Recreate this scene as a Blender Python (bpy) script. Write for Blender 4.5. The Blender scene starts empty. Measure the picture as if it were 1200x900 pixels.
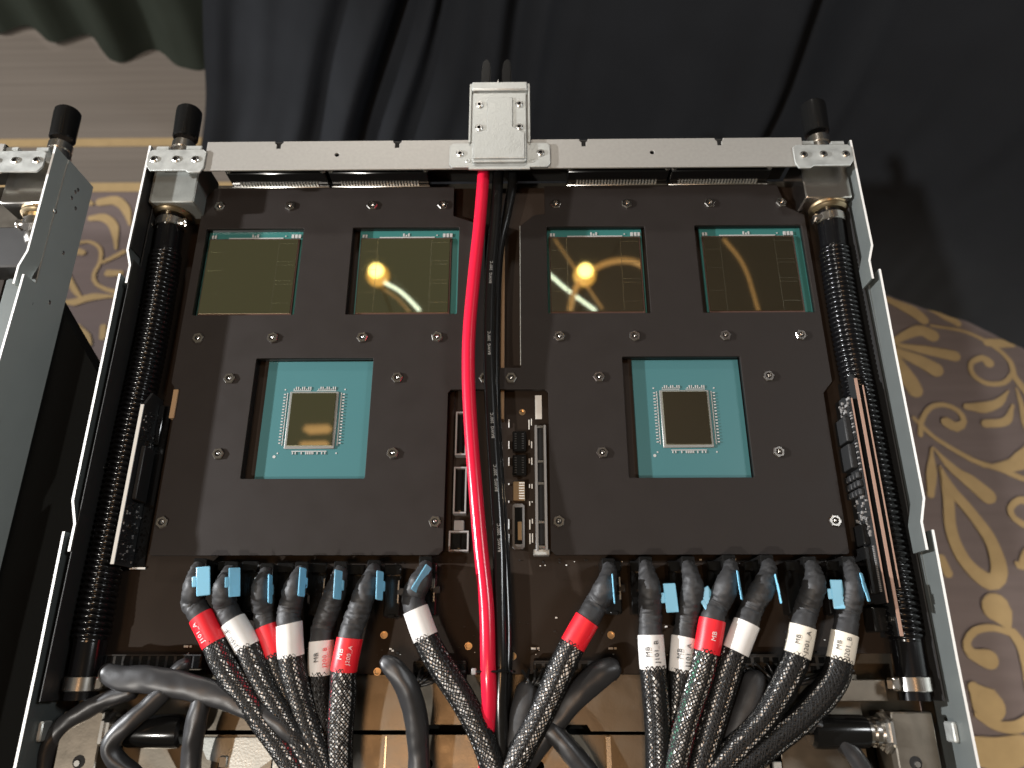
import bpy, bmesh, math, random
from mathutils import Vector, Matrix, noise

random.seed(7)
scene = bpy.context.scene
COL = scene.collection
PI = math.pi
def R(d): return math.radians(d)

# ------------------------------------------------------------------ camera
cam_d = bpy.data.cameras.new('camera'); cam = bpy.data.objects.new('camera', cam_d); COL.objects.link(cam)
cam_d.sensor_width = 36; cam_d.lens = 26.1; cam_d.clip_start = .01; cam_d.clip_end = 60
cam.matrix_world = Matrix(((0.999928, 0.0043426, 0.0111796, 0.012987),
                           (-0.0000029, 0.932231, -0.3618636, -0.165),
                           (-0.0119934, 0.3618375, 0.932164, 0.400), (0, 0, 0, 1)))
cam_d.dof.use_dof = True; cam_d.dof.focus_distance = .41; cam_d.dof.aperture_fstop = 8.5
scene.camera = cam

# ------------------------------------------------------------------ light
world = bpy.data.worlds.new('World'); scene.world = world; world.use_nodes = True
bg = world.node_tree.nodes['Background']; bg.inputs[0].default_value = (1, .87, .66, 1); bg.inputs[1].default_value = .08
def area(name, loc, target, size, power, color, shape='DISK'):
    d = bpy.data.lights.new(name, 'AREA'); d.shape = shape; d.size = size; d.energy = power; d.color = color
    o = bpy.data.objects.new(name, d); COL.objects.link(o); o.location = loc
    o.rotation_euler = (Vector(target)-Vector(loc)).to_track_quat('-Z', 'Y').to_euler(); return o
area('key_light', (-1.05, -1.05, 1.80), (0, 0, 0), .07, 31, (1, .95, .88))
def spot(name, loc, target, power, color, angle, blend, soft):
    d = bpy.data.lights.new(name, 'SPOT'); d.energy = power; d.color = color; d.spot_size = R(angle); d.spot_blend = blend; d.shadow_soft_size = soft
    o = bpy.data.objects.new(name, d); COL.objects.link(o); o.location = loc
    o.rotation_euler = (Vector(target)-Vector(loc)).to_track_quat('-Z', 'Y').to_euler(); return o
spot('side_light', (-1.3, .06, .45), (-.02, -.10, 0), 170, (.97, .98, 1), 33, .35, .014)
area('warm_fill', (-.25, -.7, 2.3), (0, -.1, 0), .5, 10, (1, .56, .27))
area('rear_light', (-.30, 1.6, 1.15), (0, 0, 0), .12, 8, (1, .93, .85))
area('right_light', (1.15, .3, 1.35), (-.2, 0, 0), .35, 10, (.95, .98, 1))
spot('carpet_light', (-1.9, .25, 1.2), (-.95, .85, -.8), 150, (1, .93, .86), 44, .6, .1)
spot('floor_spot', (1.15, -.9, -.06), (.80, -.22, -.8), 38, (1, .87, .70), 58, .7, .1)  # extra lamp hidden below tray height, added to brighten the right carpet
scene.view_settings.view_transform = 'Standard'; scene.view_settings.look = 'None'
scene.view_settings.exposure = 0; scene.view_settings.gamma = 1
scene.render.engine = 'CYCLES'
try:
    scene.cycles.use_denoising = True; scene.cycles.max_bounces = 6; scene.cycles.caustics_reflective = False
    scene.cycles.sample_clamp_indirect = 4
except Exception: pass

# ------------------------------------------------------------------ materials
def mat(name, color, rough=.5, metal=0., spec=.5, noise_scale=None, noise_amt=.25, bump=0., bump_scale=None,
        emit=None, strength=0, coat=0., rough_amt=0., stretch=None):
    m = bpy.data.materials.new(name); m.use_nodes = True; nt = m.node_tree; b = nt.nodes['Principled BSDF']
    b.inputs['Base Color'].default_value = (*color, 1); b.inputs['Roughness'].default_value = rough
    b.inputs['Metallic'].default_value = metal; b.inputs['Specular IOR Level'].default_value = spec
    b.inputs['Coat Weight'].default_value = coat
    if emit: b.inputs['Emission Color'].default_value = (*emit, 1); b.inputs['Emission Strength'].default_value = strength
    if noise_scale or bump:
        tc = nt.nodes.new('ShaderNodeTexCoord'); src = tc.outputs['Object']
        if stretch:
            mp = nt.nodes.new('ShaderNodeMapping'); mp.inputs['Scale'].default_value = stretch
            nt.links.new(src, mp.inputs[0]); src = mp.outputs[0]
    if noise_scale:
        n = nt.nodes.new('ShaderNodeTexNoise'); n.inputs['Scale'].default_value = noise_scale; n.inputs['Detail'].default_value = 5
        nt.links.new(src, n.inputs['Vector'])
        mx = nt.nodes.new('ShaderNodeMixRGB'); mx.inputs[1].default_value = (*[c*(1-noise_amt) for c in color], 1)
        mx.inputs[2].default_value = (*[min(1, c*(1+noise_amt)) for c in color], 1)
        nt.links.new(n.outputs['Fac'], mx.inputs[0]); nt.links.new(mx.outputs[0], b.inputs['Base Color'])
        if rough_amt:
            mr = nt.nodes.new('ShaderNodeMapRange'); mr.inputs['From Min'].default_value = .3; mr.inputs['From Max'].default_value = .7
            mr.inputs['To Min'].default_value = rough-rough_amt; mr.inputs['To Max'].default_value = rough+rough_amt
            nt.links.new(n.outputs['Fac'], mr.inputs[0]); nt.links.new(mr.outputs[0], b.inputs['Roughness'])
    if bump:
        n2 = nt.nodes.new('ShaderNodeTexNoise'); n2.inputs['Scale'].default_value = bump_scale or 400; n2.inputs['Detail'].default_value = 3
        nt.links.new(src, n2.inputs['Vector'])
        bp_ = nt.nodes.new('ShaderNodeBump'); bp_.inputs['Strength'].default_value = bump; bp_.inputs['Distance'].default_value = .0004
        nt.links.new(n2.outputs['Fac'], bp_.inputs['Height']); nt.links.new(bp_.outputs[0], b.inputs['Normal'])
    return m
M = {}
M['galv'] = mat('galvanised_steel', (.47, .485, .465), .48, .7, noise_scale=160, noise_amt=.16, bump=.25, bump_scale=900, rough_amt=.08)
M['sheet'] = mat('coated_steel', (.37, .36, .335), .48, .55, noise_scale=500, noise_amt=.10, bump=.18, bump_scale=1800)
M['cutedge'] = mat('bright_cut_edge', (.72, .72, .70), .5, .2)
M['wall_lit'] = mat('grey_steel_lit', (.34, .36, .345), .5, .1, noise_scale=60, noise_amt=.06, bump=.08, bump_scale=1200)  # wall steel lightened in place of light falling on the neighbour's side
M['block'] = mat('dull_block', (.22, .23, .215), .5, .4, noise_scale=150, noise_amt=.2, bump=.2, bump_scale=900)
M['wall'] = mat('grey_steel', (.15, .165, .16), .42, .45, noise_scale=120, noise_amt=.08, bump=.1, bump_scale=1200)
M['floor'] = mat('floor_steel', (.185, .165, .135), .38, .85, noise_scale=90, noise_amt=.10, bump=.06, bump_scale=900, rough_amt=.08)
M['nickel'] = mat('nickel', (.76, .72, .67), .20, 1., noise_scale=300, noise_amt=.12)
M['bright'] = mat('bright_steel', (.75, .74, .71), .25, 1.)
M['brass'] = mat('brass', (.55, .43, .27), .28, 1., noise_scale=200, noise_amt=.1)
M['gold'] = mat('gold_contact', (.78, .58, .36), .3, 1.)
M['plate'] = mat('black_satin_plate', (.0170, .0136, .0120), .55, spec=.18, noise_scale=60, noise_amt=.10, bump=.16, bump_scale=2400, rough_amt=.04)
M['pcb'] = mat('brown_black_pcb', (.019, .0122, .0080), .5, spec=.25, noise_scale=30, noise_amt=.14, bump=.05, bump_scale=900)
M['pcb_edge'] = mat('pcb_edge', (.62, .55, .45), .5)
M['pcb_rose'] = mat('pcb_edge_rose', (.30, .18, .13), .5)
M['teal'] = mat('teal_substrate', (.045, .133, .142), .34, noise_scale=25, noise_amt=.06)
M['green'] = mat('green_substrate', (.030, .125, .115), .30, noise_scale=40, noise_amt=.06)
M['die'] = mat('silicon_die', (.74, .77, .50), .025, 1., noise_scale=6, noise_amt=.06)
M['die_seam'] = mat('die_seam', (.64, .64, .47), .20, 1.)
M['die_edge'] = mat('die_edge', (.085, .045, .035), .35, .3)
M['cpu_frame'] = mat('die_underfill', (.25, .25, .235), .4, .4)
M['white'] = mat('white_print', (.78, .78, .75), .5)
M['grey'] = mat('grey_marking', (.24, .235, .23), .5)
M['black'] = mat('black_plastic', (.006, .006, .006), .16, spec=.45)
M['blackm'] = mat('black_matt_plastic', (.016, .0155, .015), .55, noise_scale=200, noise_amt=.2)
M['hole'] = mat('dark_hole', (.004, .004, .004), .8)
M['chip'] = mat('chip_package', (.013, .0135, .014), .5, noise_scale=300, noise_amt=.1)
M['rubber'] = mat('black_rubber_hose', (.004, .004, .0045), .17, spec=.45, noise_scale=80, noise_amt=.2)
M['shrink'] = mat('heat_shrink', (.022, .022, .023), .55, spec=.4, noise_scale=120, noise_amt=.35, bump=.5, bump_scale=260)
M['loom'] = mat('black_loom_jacket', (.019, .019, .020), .40, noise_scale=60, noise_amt=.2, bump=.15, bump_scale=150)
M['braid'] = mat('black_braid', (.005, .005, .005), .5, spec=.25)
M['w_silver'] = mat('silver_wire', (.80, .80, .78), .35, .2)
M['w_black'] = mat('black_wire', (.012, .012, .012), .4)
M['w_red'] = mat('red_wire', (.50, .03, .05), .4)
M['w_green'] = mat('green_wire', (.06, .33, .20), .4)
M['red'] = mat('red_band', (.62, .008, .018), .42, noise_scale=150, noise_amt=.1, bump=.12, bump_scale=200)
M['wband'] = mat('white_band', (.60, .585, .565), .45, noise_scale=150, noise_amt=.05, bump=.1, bump_scale=200)
M['cband'] = mat('cream_band', (.62, .58, .50), .45, noise_scale=150, noise_amt=.05, bump=.1, bump_scale=200)
M['grey2'] = mat('pale_grey_print', (.34, .34, .33), .6)
M['ink'] = mat('black_ink', (.03, .03, .03), .6)
M['winkd'] = mat('pale_ink', (.80, .55, .55), .6)
M['redink'] = mat('red_ink', (.60, .03, .04), .6)
M['blue'] = mat('blue_pull_tab', (.21, .53, .74), .38)
M['redpvc'] = mat('red_cable_jacket', (.54, .010, .035), .22, noise_scale=60, noise_amt=.06)
M['blackpvc'] = mat('black_cable_jacket', (.008, .008, .008), .2)
M['curtain'] = mat('black_curtain', (.038, .044, .054), .9, spec=.08, noise_scale=12, noise_amt=.15, bump=.4, bump_scale=700)
M['drape'] = mat('green_black_drape', (.040, .050, .042), .85, spec=.08, noise_scale=12, noise_amt=.15, bump=.4, bump_scale=700)
M['cloth'] = mat('black_table_cloth', (.004, .0043, .004), .85, spec=.1, noise_scale=20, noise_amt=.2)
M['carpet'] = mat('carpet_taupe', (.170, .143, .144), .95, spec=.05, noise_scale=26, noise_amt=.16, bump=.8, bump_scale=500, stretch=(.25, 2.2, 1))
M['carpetgold'] = mat('carpet_gold', (.41, .31, .17), .95, spec=.05, noise_scale=40, noise_amt=.16, bump=.8, bump_scale=500)
M['border'] = mat('carpet_border', (.185, .168, .152), .95, spec=.05, noise_scale=30, noise_amt=.24, bump=.8, bump_scale=500, stretch=(.06, 3.0, 1))
M['tan'] = mat('tan_strip', (.26, .16, .08), .55)
M['globe'] = mat('warm_lamp_glass', (.9, .7, .4), .4, emit=(1, .46, .10), strength=.75)
M['bulb'] = mat('warm_bulb', (.9, .7, .4), .4, emit=(1, .70, .26), strength=4.5)
M['ring'] = mat('warm_ring_light', (.9, .6, .4), .4, emit=(1, .50, .22), strength=.34)
M['dim_board'] = mat('brown_mirror_board', (.42, .36, .40), .8)
M['panel'] = mat('tan_reflection_glow', (.4, .3, .2), .5, emit=(.55, .31, .17), strength=.75)
M['tube'] = mat('cool_tube_light', (.9, .9, .9), .4, emit=(.85, .93, 1), strength=3.2)

# ------------------------------------------------------------------ mesh helpers (all sizes in millimetres)
S = .001
class MB:
    def __init__(self): self.v = []; self.f = []; self.m = []
    def add(self, vs, fs, mi=0):
        n = len(self.v); self.v += [tuple(v) for v in vs]
        for f in fs: self.f.append([n+i for i in f]); self.m.append(mi)
        return self
    def box(self, x0, x1, y0, y1, z0, z1, mi=0, b=0., mt=None):
        if b:
            b = min(b, (x1-x0)*.45, (y1-y0)*.45, (z1-z0)*.45); vs = []
            for z, e in ((z0, b), (z0+b, 0), (z1-b, 0), (z1, b)):
                for (sx, sy) in ((0, 0), (1, 0), (1, 1), (0, 1)):
                    xx = x1 if sx else x0; yy = y1 if sy else y0; dx = -1 if sx else 1; dy = -1 if sy else 1
                    a1 = (xx+dx*(e+b), yy+dy*e); a2 = (xx+dx*e, yy+dy*(e+b))
                    vs += [(*a, z) for a in ((a2, a1) if (sx+sy) % 2 == 0 else (a1, a2))]
            fs = [tuple(range(7, -1, -1)), tuple(range(24, 32))]
            for k in range(3):
                for i in range(8): j = (i+1) % 8; fs.append((k*8+i, k*8+j, k*8+8+j, k*8+8+i))
        else:
            vs = [(x0, y0, z0), (x1, y0, z0), (x1, y1, z0), (x0, y1, z0), (x0, y0, z1), (x1, y0, z1), (x1, y1, z1), (x0, y1, z1)]
            fs = [(3, 2, 1, 0), (4, 5, 6, 7), (0, 1, 5, 4), (1, 2, 6, 5), (2, 3, 7, 6), (3, 0, 4, 7)]
        if mt: vs = [tuple(mt @ Vector(v)) for v in vs]
        return self.add(vs, fs, mi)
    def lathe(self, p0, axis, prof, seg=20, mi=0, caps=(1, 1)):
        # prof: list of (distance along axis, radius)
        ax = Vector(axis).normalized(); up = Vector((0, 0, 1)) if abs(ax.z) < .9 else Vector((0, 1, 0))
        s = ax.cross(up).normalized(); u = s.cross(ax); p0 = Vector(p0); vs = []
        for (d, r) in prof:
            for i in range(seg):
                a = 2*PI*i/seg; vs.append(p0+ax*d+(s*math.cos(a)+u*math.sin(a))*r)
        fs = []
        for k in range(len(prof)-1):
            for i in range(seg): j = (i+1) % seg; fs.append((k*seg+i, k*seg+j, k*seg+seg+j, k*seg+seg+i))
        if caps[0]: fs.append(tuple(range(seg-1, -1, -1)))
        if caps[1]: fs.append(tuple(range((len(prof)-1)*seg, len(prof)*seg)))
        return self.add(vs, fs, mi)
    def prism(self, pts, z0, z1, mi=0):
        n = len(pts); vs = [(x, y, z0) for x, y in pts]+[(x, y, z1) for x, y in pts]
        fs = [tuple(range(n-1, -1, -1)), tuple(range(n, 2*n))]+[(i, (i+1) % n, n+(i+1) % n, n+i) for i in range(n)]
        return self.add(vs, fs, mi)
    def strip_wall(self, pts, th, z0, z1, mi=0, edge=None):      # a thin upright sheet that follows a plan path; z1 may be a list
        n = len(pts); P = [Vector((x, y)) for x, y in pts]; vs = []
        for i in range(n):
            t = (P[min(i+1, n-1)]-P[max(i-1, 0)]).normalized(); nn = Vector((-t.y, t.x))*th/2
            zt = z1[i] if isinstance(z1, (list, tuple)) else z1
            vs += [(*(P[i]+nn), z0), (*(P[i]-nn), z0), (*(P[i]-nn), zt), (*(P[i]+nn), zt)]
        fs = [(0, 1, 2, 3), tuple(4*(n-1)+k for k in (3, 2, 1, 0))]
        for i in range(n-1):
            for k in range(4): l = (k+1) % 4; fs.append((4*i+k, 4*i+4+k, 4*i+4+l, 4*i+l))
        self.add(vs, fs, mi)
        if edge is not None:
            for q in range(len(fs)-4*(n-1), len(fs)):
                if (q-(len(fs)-4*(n-1))) % 4 == 2: self.m[len(self.m)-len(fs)+q] = edge
        return self
    def mesh(self, name, mats, smooth=35, bevel=0):
        me = bpy.data.meshes.new(name); me.from_pydata([(x*S, y*S, z*S) for x, y, z in self.v], [], self.f)
        for m in (mats if isinstance(mats, (list, tuple)) else [mats]): me.materials.append(M[m])
        me.polygons.foreach_set('material_index', self.m)
        bm = bmesh.new(); bm.from_mesh(me); bmesh.ops.recalc_face_normals(bm, faces=bm.faces)
        if bevel:
            es = [e for e in bm.edges if len(e.link_faces) == 2 and e.calc_face_angle(0) > .6]
            bmesh.ops.bevel(bm, geom=es, offset=bevel*S, segments=2, affect='EDGES', clamp_overlap=True)
        bm.to_mesh(me); bm.free()
        if smooth:
            me.polygons.foreach_set('use_smooth', [True]*len(me.polygons)); me.set_sharp_from_angle(angle=R(smooth))
        me.update(); return me
    def build(self, name, mats, parent=None, smooth=35, bevel=0, at=None):
        return link(name, self.mesh(name, mats, smooth, bevel), parent, at)
def wloc(o):
    p = Vector((0, 0, 0))
    while o: p += o.location; o = o.parent
    return p
def link(name, me, parent=None, at=None):
    o = bpy.data.objects.new(name, me); COL.objects.link(o)
    w = Vector(at)*S if at else Vector((0, 0, 0))
    if parent: o.parent = parent; o.location = w-wloc(parent)
    else: o.location = w
    return o
def tag(o, label=None, cat=None, group=None, kind=None):
    if label: o['label'] = label
    if cat: o['category'] = cat
    if group: o['group'] = group
    if kind: o['kind'] = kind
    return o
def thing(name, loc, label, cat, group=None):
    o = bpy.data.objects.new(name, None); COL.objects.link(o); o.location = Vector(loc)*S; o.empty_display_size = .01
    return tag(o, label, cat, group)
def copy_tree(o, parent=None):
    c = o.copy(); COL.objects.link(c)
    if parent: c.parent = parent
    for ch in list(o.children): copy_tree(ch, c)
    return c
def sheet(name, outline, holes, z0, z1, mats, parent=None, bevel=.25, at=None, only_mesh=False):
    # flat plate with real cut-outs: a filled 2D curve given thickness
    cu = bpy.data.curves.new(name, 'CURVE'); cu.dimensions = '2D'; cu.fill_mode = 'BOTH'
    for loop in [outline]+list(holes):
        sp = cu.splines.new('POLY'); sp.points.add(len(loop)-1)
        for p, (x, y) in zip(sp.points, loop): p.co = (x*S, y*S, 0, 1)
        sp.use_cyclic_u = True
    cu.extrude = (z1-z0)/2*S-bevel*S; cu.bevel_depth = bevel*S; cu.bevel_resolution = 1; cu.offset = -bevel*S
    t = bpy.data.objects.new('tmp', cu); COL.objects.link(t)
    dg = bpy.context.evaluated_depsgraph_get(); me = bpy.data.meshes.new_from_object(t.evaluated_get(dg))
    bpy.data.objects.remove(t); bpy.data.curves.remove(cu)
    me.transform(Matrix.Translation((0, 0, (z0+z1)/2*S))); me.name = name; me.materials.clear()
    for m in (mats if isinstance(mats, (list, tuple)) else [mats]): me.materials.append(M[m])
    me.polygons.foreach_set('use_smooth', [True]*len(me.polygons)); me.set_sharp_from_angle(angle=R(30)); me.update()
    return me if only_mesh else link(name, me, parent, at)
def rrect(x0, x1, y0, y1, r=1.5, n=4):
    out = []
    for cx, cy, a0 in ((x1-r, y0+r, -90), (x1-r, y1-r, 0), (x0+r, y1-r, 90), (x0+r, y0+r, 180)):
        for k in range(n+1): a = R(a0+90*k/n); out.append((cx+r*math.cos(a), cy+r*math.sin(a)))
    return out
def circ(x, y, r, n=12): return [(x+r*math.cos(2*PI*k/n), y+r*math.sin(2*PI*k/n)) for k in range(n)]
class Path:
    # smooth path through control points with interpolated extra values per point
    def __init__(self, pts, vals=None, step=1.2):
        P = [Vector(p) for p in pts]; V = vals or [(1,)]*len(P); n = len(P); self.p = []; self.w = []
        for i in range(n-1):
            a = P[i-1] if i else P[i]*2-P[i+1]; b = P[i]; c = P[i+1]; d = P[i+2] if i+2 < n else P[i+1]*2-P[i]
            k = max(2, int((c-b).length/step))
            for j in range(k+(i == n-2)):
                t = j/k; t2 = t*t; t3 = t2*t
                self.p.append(.5*((2*b)+(c-a)*t+(2*a-5*b+4*c-d)*t2+(3*b-a-3*c+d)*t3))
                e = t*t*(3-2*t); self.w.append([x+(y-x)*e for x, y in zip(V[i], V[i+1])])
        m = len(self.p); self.t = []; self.s = [0.]
        for i in range(m):
            self.t.append((self.p[min(i+1, m-1)]-self.p[max(i-1, 0)]).normalized())
            if i: self.s.append(self.s[-1]+(self.p[i]-self.p[i-1]).length)
        self.len = self.s[-1]; self.a = []; self.u = []
        u = Vector((0, 0, 1))
        if abs(self.t[0].z) > .8: u = Vector((0, 1, 0))
        for i in range(m):
            u = (u-self.t[i]*u.dot(self.t[i])).normalized(); self.u.append(u.copy()); self.a.append(self.t[i].cross(u))
    def at(self, s):
        s = max(0, min(self.len, s)); lo, hi = 0, len(self.s)-1
        while hi-lo > 1:
            md = (lo+hi)//2
            if self.s[md] <= s: lo = md
            else: hi = md
        f = (s-self.s[lo])/max(1e-9, self.s[hi]-self.s[lo])
        L = lambda q: q[lo].lerp(q[hi], f)
        return L(self.p), L(self.a).normalized(), L(self.u).normalized(), [x+(y-x)*f for x, y in zip(self.w[lo], self.w[hi])]
def tube(mb, path, rf, seg=16, mi=0, caps=True, s0=0, s1=None, n=None, step=1.2):
    # rf(s, angle, w) gives (ra, ru) or r; angle 0 faces up
    s1 = path.len if s1 is None else s1; n = n or max(2, int((s1-s0)/step)); vs = []; fs = []
    for i in range(n+1):
        s = s0+(s1-s0)*i/n; p, a, u, w = path.at(s)
        for k in range(seg):
            th = 2*PI*k/seg; r = rf(s, th, w); ra, ru = r if isinstance(r, tuple) else (r, r)
            vs.append(p+a*(math.sin(th)*ra)+u*(math.cos(th)*ru))
    for i in range(n):
        for k in range(seg): l = (k+1) % seg; fs.append((i*seg+k, i*seg+l, i*seg+seg+l, i*seg+seg+k))
    mm = mi
    if caps: fs += [tuple(range(seg-1, -1, -1)), tuple(range(n*seg, (n+1)*seg))]
    if callable(mi):
        for f in fs: mb.add([], [], 0)
        base = len(mb.v); mb.v += [tuple(v) for v in vs]
        for q, f in enumerate(fs): mb.f.append([base+i for i in f]); mb.m.append(mi(q % seg) if q < n*seg else 0)
        return
    mb.add(vs, fs, mm)
_tc = {}
def text2d(txt):
    if txt not in _tc:
        cu = bpy.data.curves.new('t', 'FONT'); cu.body = txt; cu.size = 1; cu.resolution_u = 3; cu.space_character = 1.08
        t = bpy.data.objects.new('t', cu); COL.objects.link(t); dg = bpy.context.evaluated_depsgraph_get()
        me = bpy.data.meshes.new_from_object(t.evaluated_get(dg))
        _tc[txt] = ([v.co.copy() for v in me.vertices], [tuple(p.vertices) for p in me.polygons])
        bpy.data.objects.remove(t); bpy.data.curves.remove(cu); bpy.data.meshes.remove(me)
    return _tc[txt]
def text_on_tube(mb, path, txt, s_start, sdir, ang, size, rr, mi=0):
    # letters run along the tube from s_start in direction sdir, baseline at angle ang
    vs, fs = text2d(txt); out = []
    for v in vs:
        s = s_start+sdir*v.x*size; p, a, u, w = path.at(s); r = rr(s, w) if callable(rr) else rr
        th = -ang-sdir*(v.y*size-size*.36)/r
        out.append(p+(a*math.sin(th)+u*math.cos(th))*(r))
    mb.add(out, fs, mi)

# ================================================================== SETTING
FZ = -800
mb = MB(); mb.add([(-4000, -3000, FZ), (4000, -3000, FZ), (4000, 715, FZ), (-4000, 715, FZ)], [(0, 1, 2, 3)])
tag(mb.build('carpet', 'carpet', smooth=0), kind='structure')
mb = MB(); mb.add([(-4000, 715, FZ), (4000, 715, FZ), (4000, 3000, FZ), (-4000, 3000, FZ)], [(0, 1, 2, 3)])
tag(mb.build('carpet_border', 'border', smooth=0), kind='structure')
def stroke(mb, pts, z):
    # pts: (x, y, half width) in mm, smoothed; a flat tapered ribbon with round ends
    P = Path([(x, y, 0) for x, y, w in pts], [(w,) for x, y, w in pts], step=8)
    L = []; Rr = []
    for i, p in enumerate(P.p):
        t = P.t[i]; n = Vector((-t.y, t.x, 0)); w = P.w[i][0]; L.append(p+n*w); Rr.append(p-n*w)
    n = len(L); vs = [(v.x, v.y, z+.02*i) for i, v in enumerate(L)]+[(v.x, v.y, z+.02*i) for i, v in enumerate(Rr)]
    mb.add(vs, [(i, i+1, n+i+1, n+i) for i in range(n-1)])
    for p, w in ((P.p[0], P.w[0][0]), (P.p[-1], P.w[-1][0])):
        if w > 1.5: mb.add([(p.x+w*math.cos(2*PI*k/14), p.y+w*math.sin(2*PI*k/14), z+.3) for k in range(14)], [tuple(range(14))])
def st(mb, *a, dz=0, off=(0, 0)):
    stroke(mb, [(p[0]+off[0], p[1]+off[1], w*1.42) for p, w in a], FZ+2+dz)
MOTIFS = [
 [((665.5, 375.1, -800), 4), ((716.3, 398.0, -800), 7), ((739.8, 387.9, -800), 8)],
 [((676.5, 370.1, -800), 3), ((730.8, 358.3, -800), 6), ((770.2, 348.4, -800), 7)],
 [((671.4, 358.6, -800), 5), ((709.2, 339.0, -800), 8), ((732.4, 322.8, -800), 9)],
 [((667.8, 339.2, -800), 8), ((684.1, 300.8, -800), 10), ((689.8, 285.1, -800), 9)],
 [((674.9, 459.3, -800), 4), ((716.0, 435.0, -800), 7), ((730.8, 418.0, -800), 6)],
 [((744.6, 441.7, -800), 3), ((772.1, 427.9, -800), 7), ((789.6, 410.9, -800), 4)],
 [((740.8, 407.9, -800), 1.5), ((801.0, 394.2, -800), 2), ((844.9, 364.3, -800), 2.5), ((864.6, 335.0, -800), 3), ((863.6, 312.6, -800), 3.5), ((875.6, 284.2, -800), 4), ((902.3, 219.7, -800), 4)],
 [((862.9, 315.8, -800), 3), ((844.1, 298.5, -800), 3), ((814.7, 297.0, -800), 3), ((794.9, 312.9, -800), 3), ((795.1, 333.7, -800), 3), ((816.8, 344.9, -800), 4), ((826.4, 335.2, -800), 6)],
 [((848.0, 284.3, -800), 1), ((827.0, 262.7, -800), 5), ((798.9, 253.6, -800), 7), ((770.5, 255.2, -800), 4)],
 [((848.5, 256.4, -800), 2), ((830.5, 229.0, -800), 5), ((795.2, 224.6, -800), 5)],
 [((862.2, 289.0, -800), 1), ((863.7, 259.4, -800), 3), ((863.9, 219.8, -800), 5), ((879.5, 175.2, -800), 7)],
 [((832.4, 374.2, -800), 5), ((855.8, 372.4, -800), 6), ((875.8, 369.0, -800), 3)],
 [((682.8, 205.5, -800), 3), ((691.0, 232.6, -800), 3), ((709.7, 253.9, -800), 3), ((733.7, 258.5, -800), 3), ((754.4, 247.6, -800), 3), ((760.5, 229.3, -800), 3.5), ((745.4, 218.8, -800), 6), ((730.1, 227.9, -800), 6)],
 [((677.3, 235.7, -800), 2), ((690.9, 217.5, -800), 2.5), ((711.9, 195.0, -800), 2.5), ((761.0, 161.0, -800), 3), ((799.6, 146.4, -800), 3), ((849.9, 124.7, -800), 3.5), ((917.1, 117.4, -800), 4)],
 [((772.7, 150.8, -800), 1), ((814.6, 150.7, -800), 7), ((845.7, 163.6, -800), 11), ((870.4, 178.2, -800), 12)],
 [((698.5, 184.7, -800), 1), ((724.3, 146.6, -800), 5), ((749.9, 123.6, -800), 8), ((771.0, 100.9, -800), 9)],
 [((696.4, 181.7, -800), 1.5), ((687.6, 138.1, -800), 6), ((679.3, 104.0, -800), 4)],
 [((703.9, 149.6, -800), 2), ((706.9, 103.9, -800), 6), ((700.0, 45.8, -800), 6.5), ((711.2, -2.4, -800), 7), ((741.3, -33.8, -800), 9), ((760.8, -18.3, -800), 9), ((758.6, 29.4, -800), 7), ((736.5, 75.9, -800), 6), ((712.0, 115.2, -800), 6), ((704.7, 146.7, -800), 2)],
 [((823.2, 51.0, -800), 4), ((804.9, 64.7, -800), 3.5), ((802.0, 81.3, -800), 3.5), ((820.5, 95.2, -800), 4), ((835.6, 89.5, -800), 6)],
 [((812.5, 8.0, -800), 7), ((797.3, -10.5, -800), 5), ((790.6, -5.2, -800), 2)],
 [((674.6, 1.6, -800), 5), ((680.6, -20.8, -800), 5)],
 [((756.0, -104.7, -800), 2), ((750.4, -84.8, -800), 12), ((742.9, -72.2, -800), 15)],
 [((754.8, -109.6, -800), 3), ((733.3, -102.2, -800), 3.5), ((704.0, -105.9, -800), 4), ((687.3, -123.1, -800), 4), ((691.5, -138.9, -800), 6), ((715.1, -147.4, -800), 10)],
 [((760.0, -109.6, -800), 5), ((768.6, -126.8, -800), 6), ((772.9, -151.0, -800), 8), ((770.3, -191.3, -800), 8)],
 [((683.4, -186.6, -800), 6), ((694.8, -203.0, -800), 16), ((702.7, -212.2, -800), 15)],
 [((680.1, -223.7, -800), 3), ((704.3, -237.4, -800), 5), ((733.5, -239.6, -800), 6), ((766.6, -226.0, -800), 7)],
 [((671.9, -271.1, -800), 14), ((702.7, -275.5, -800), 16), ((733.7, -268.8, -800), 14)],
 [((671.6, -346.8, -800), 6), ((724.6, -325.5, -800), 10), ((781.1, -293.0, -800), 6)],
]
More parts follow.
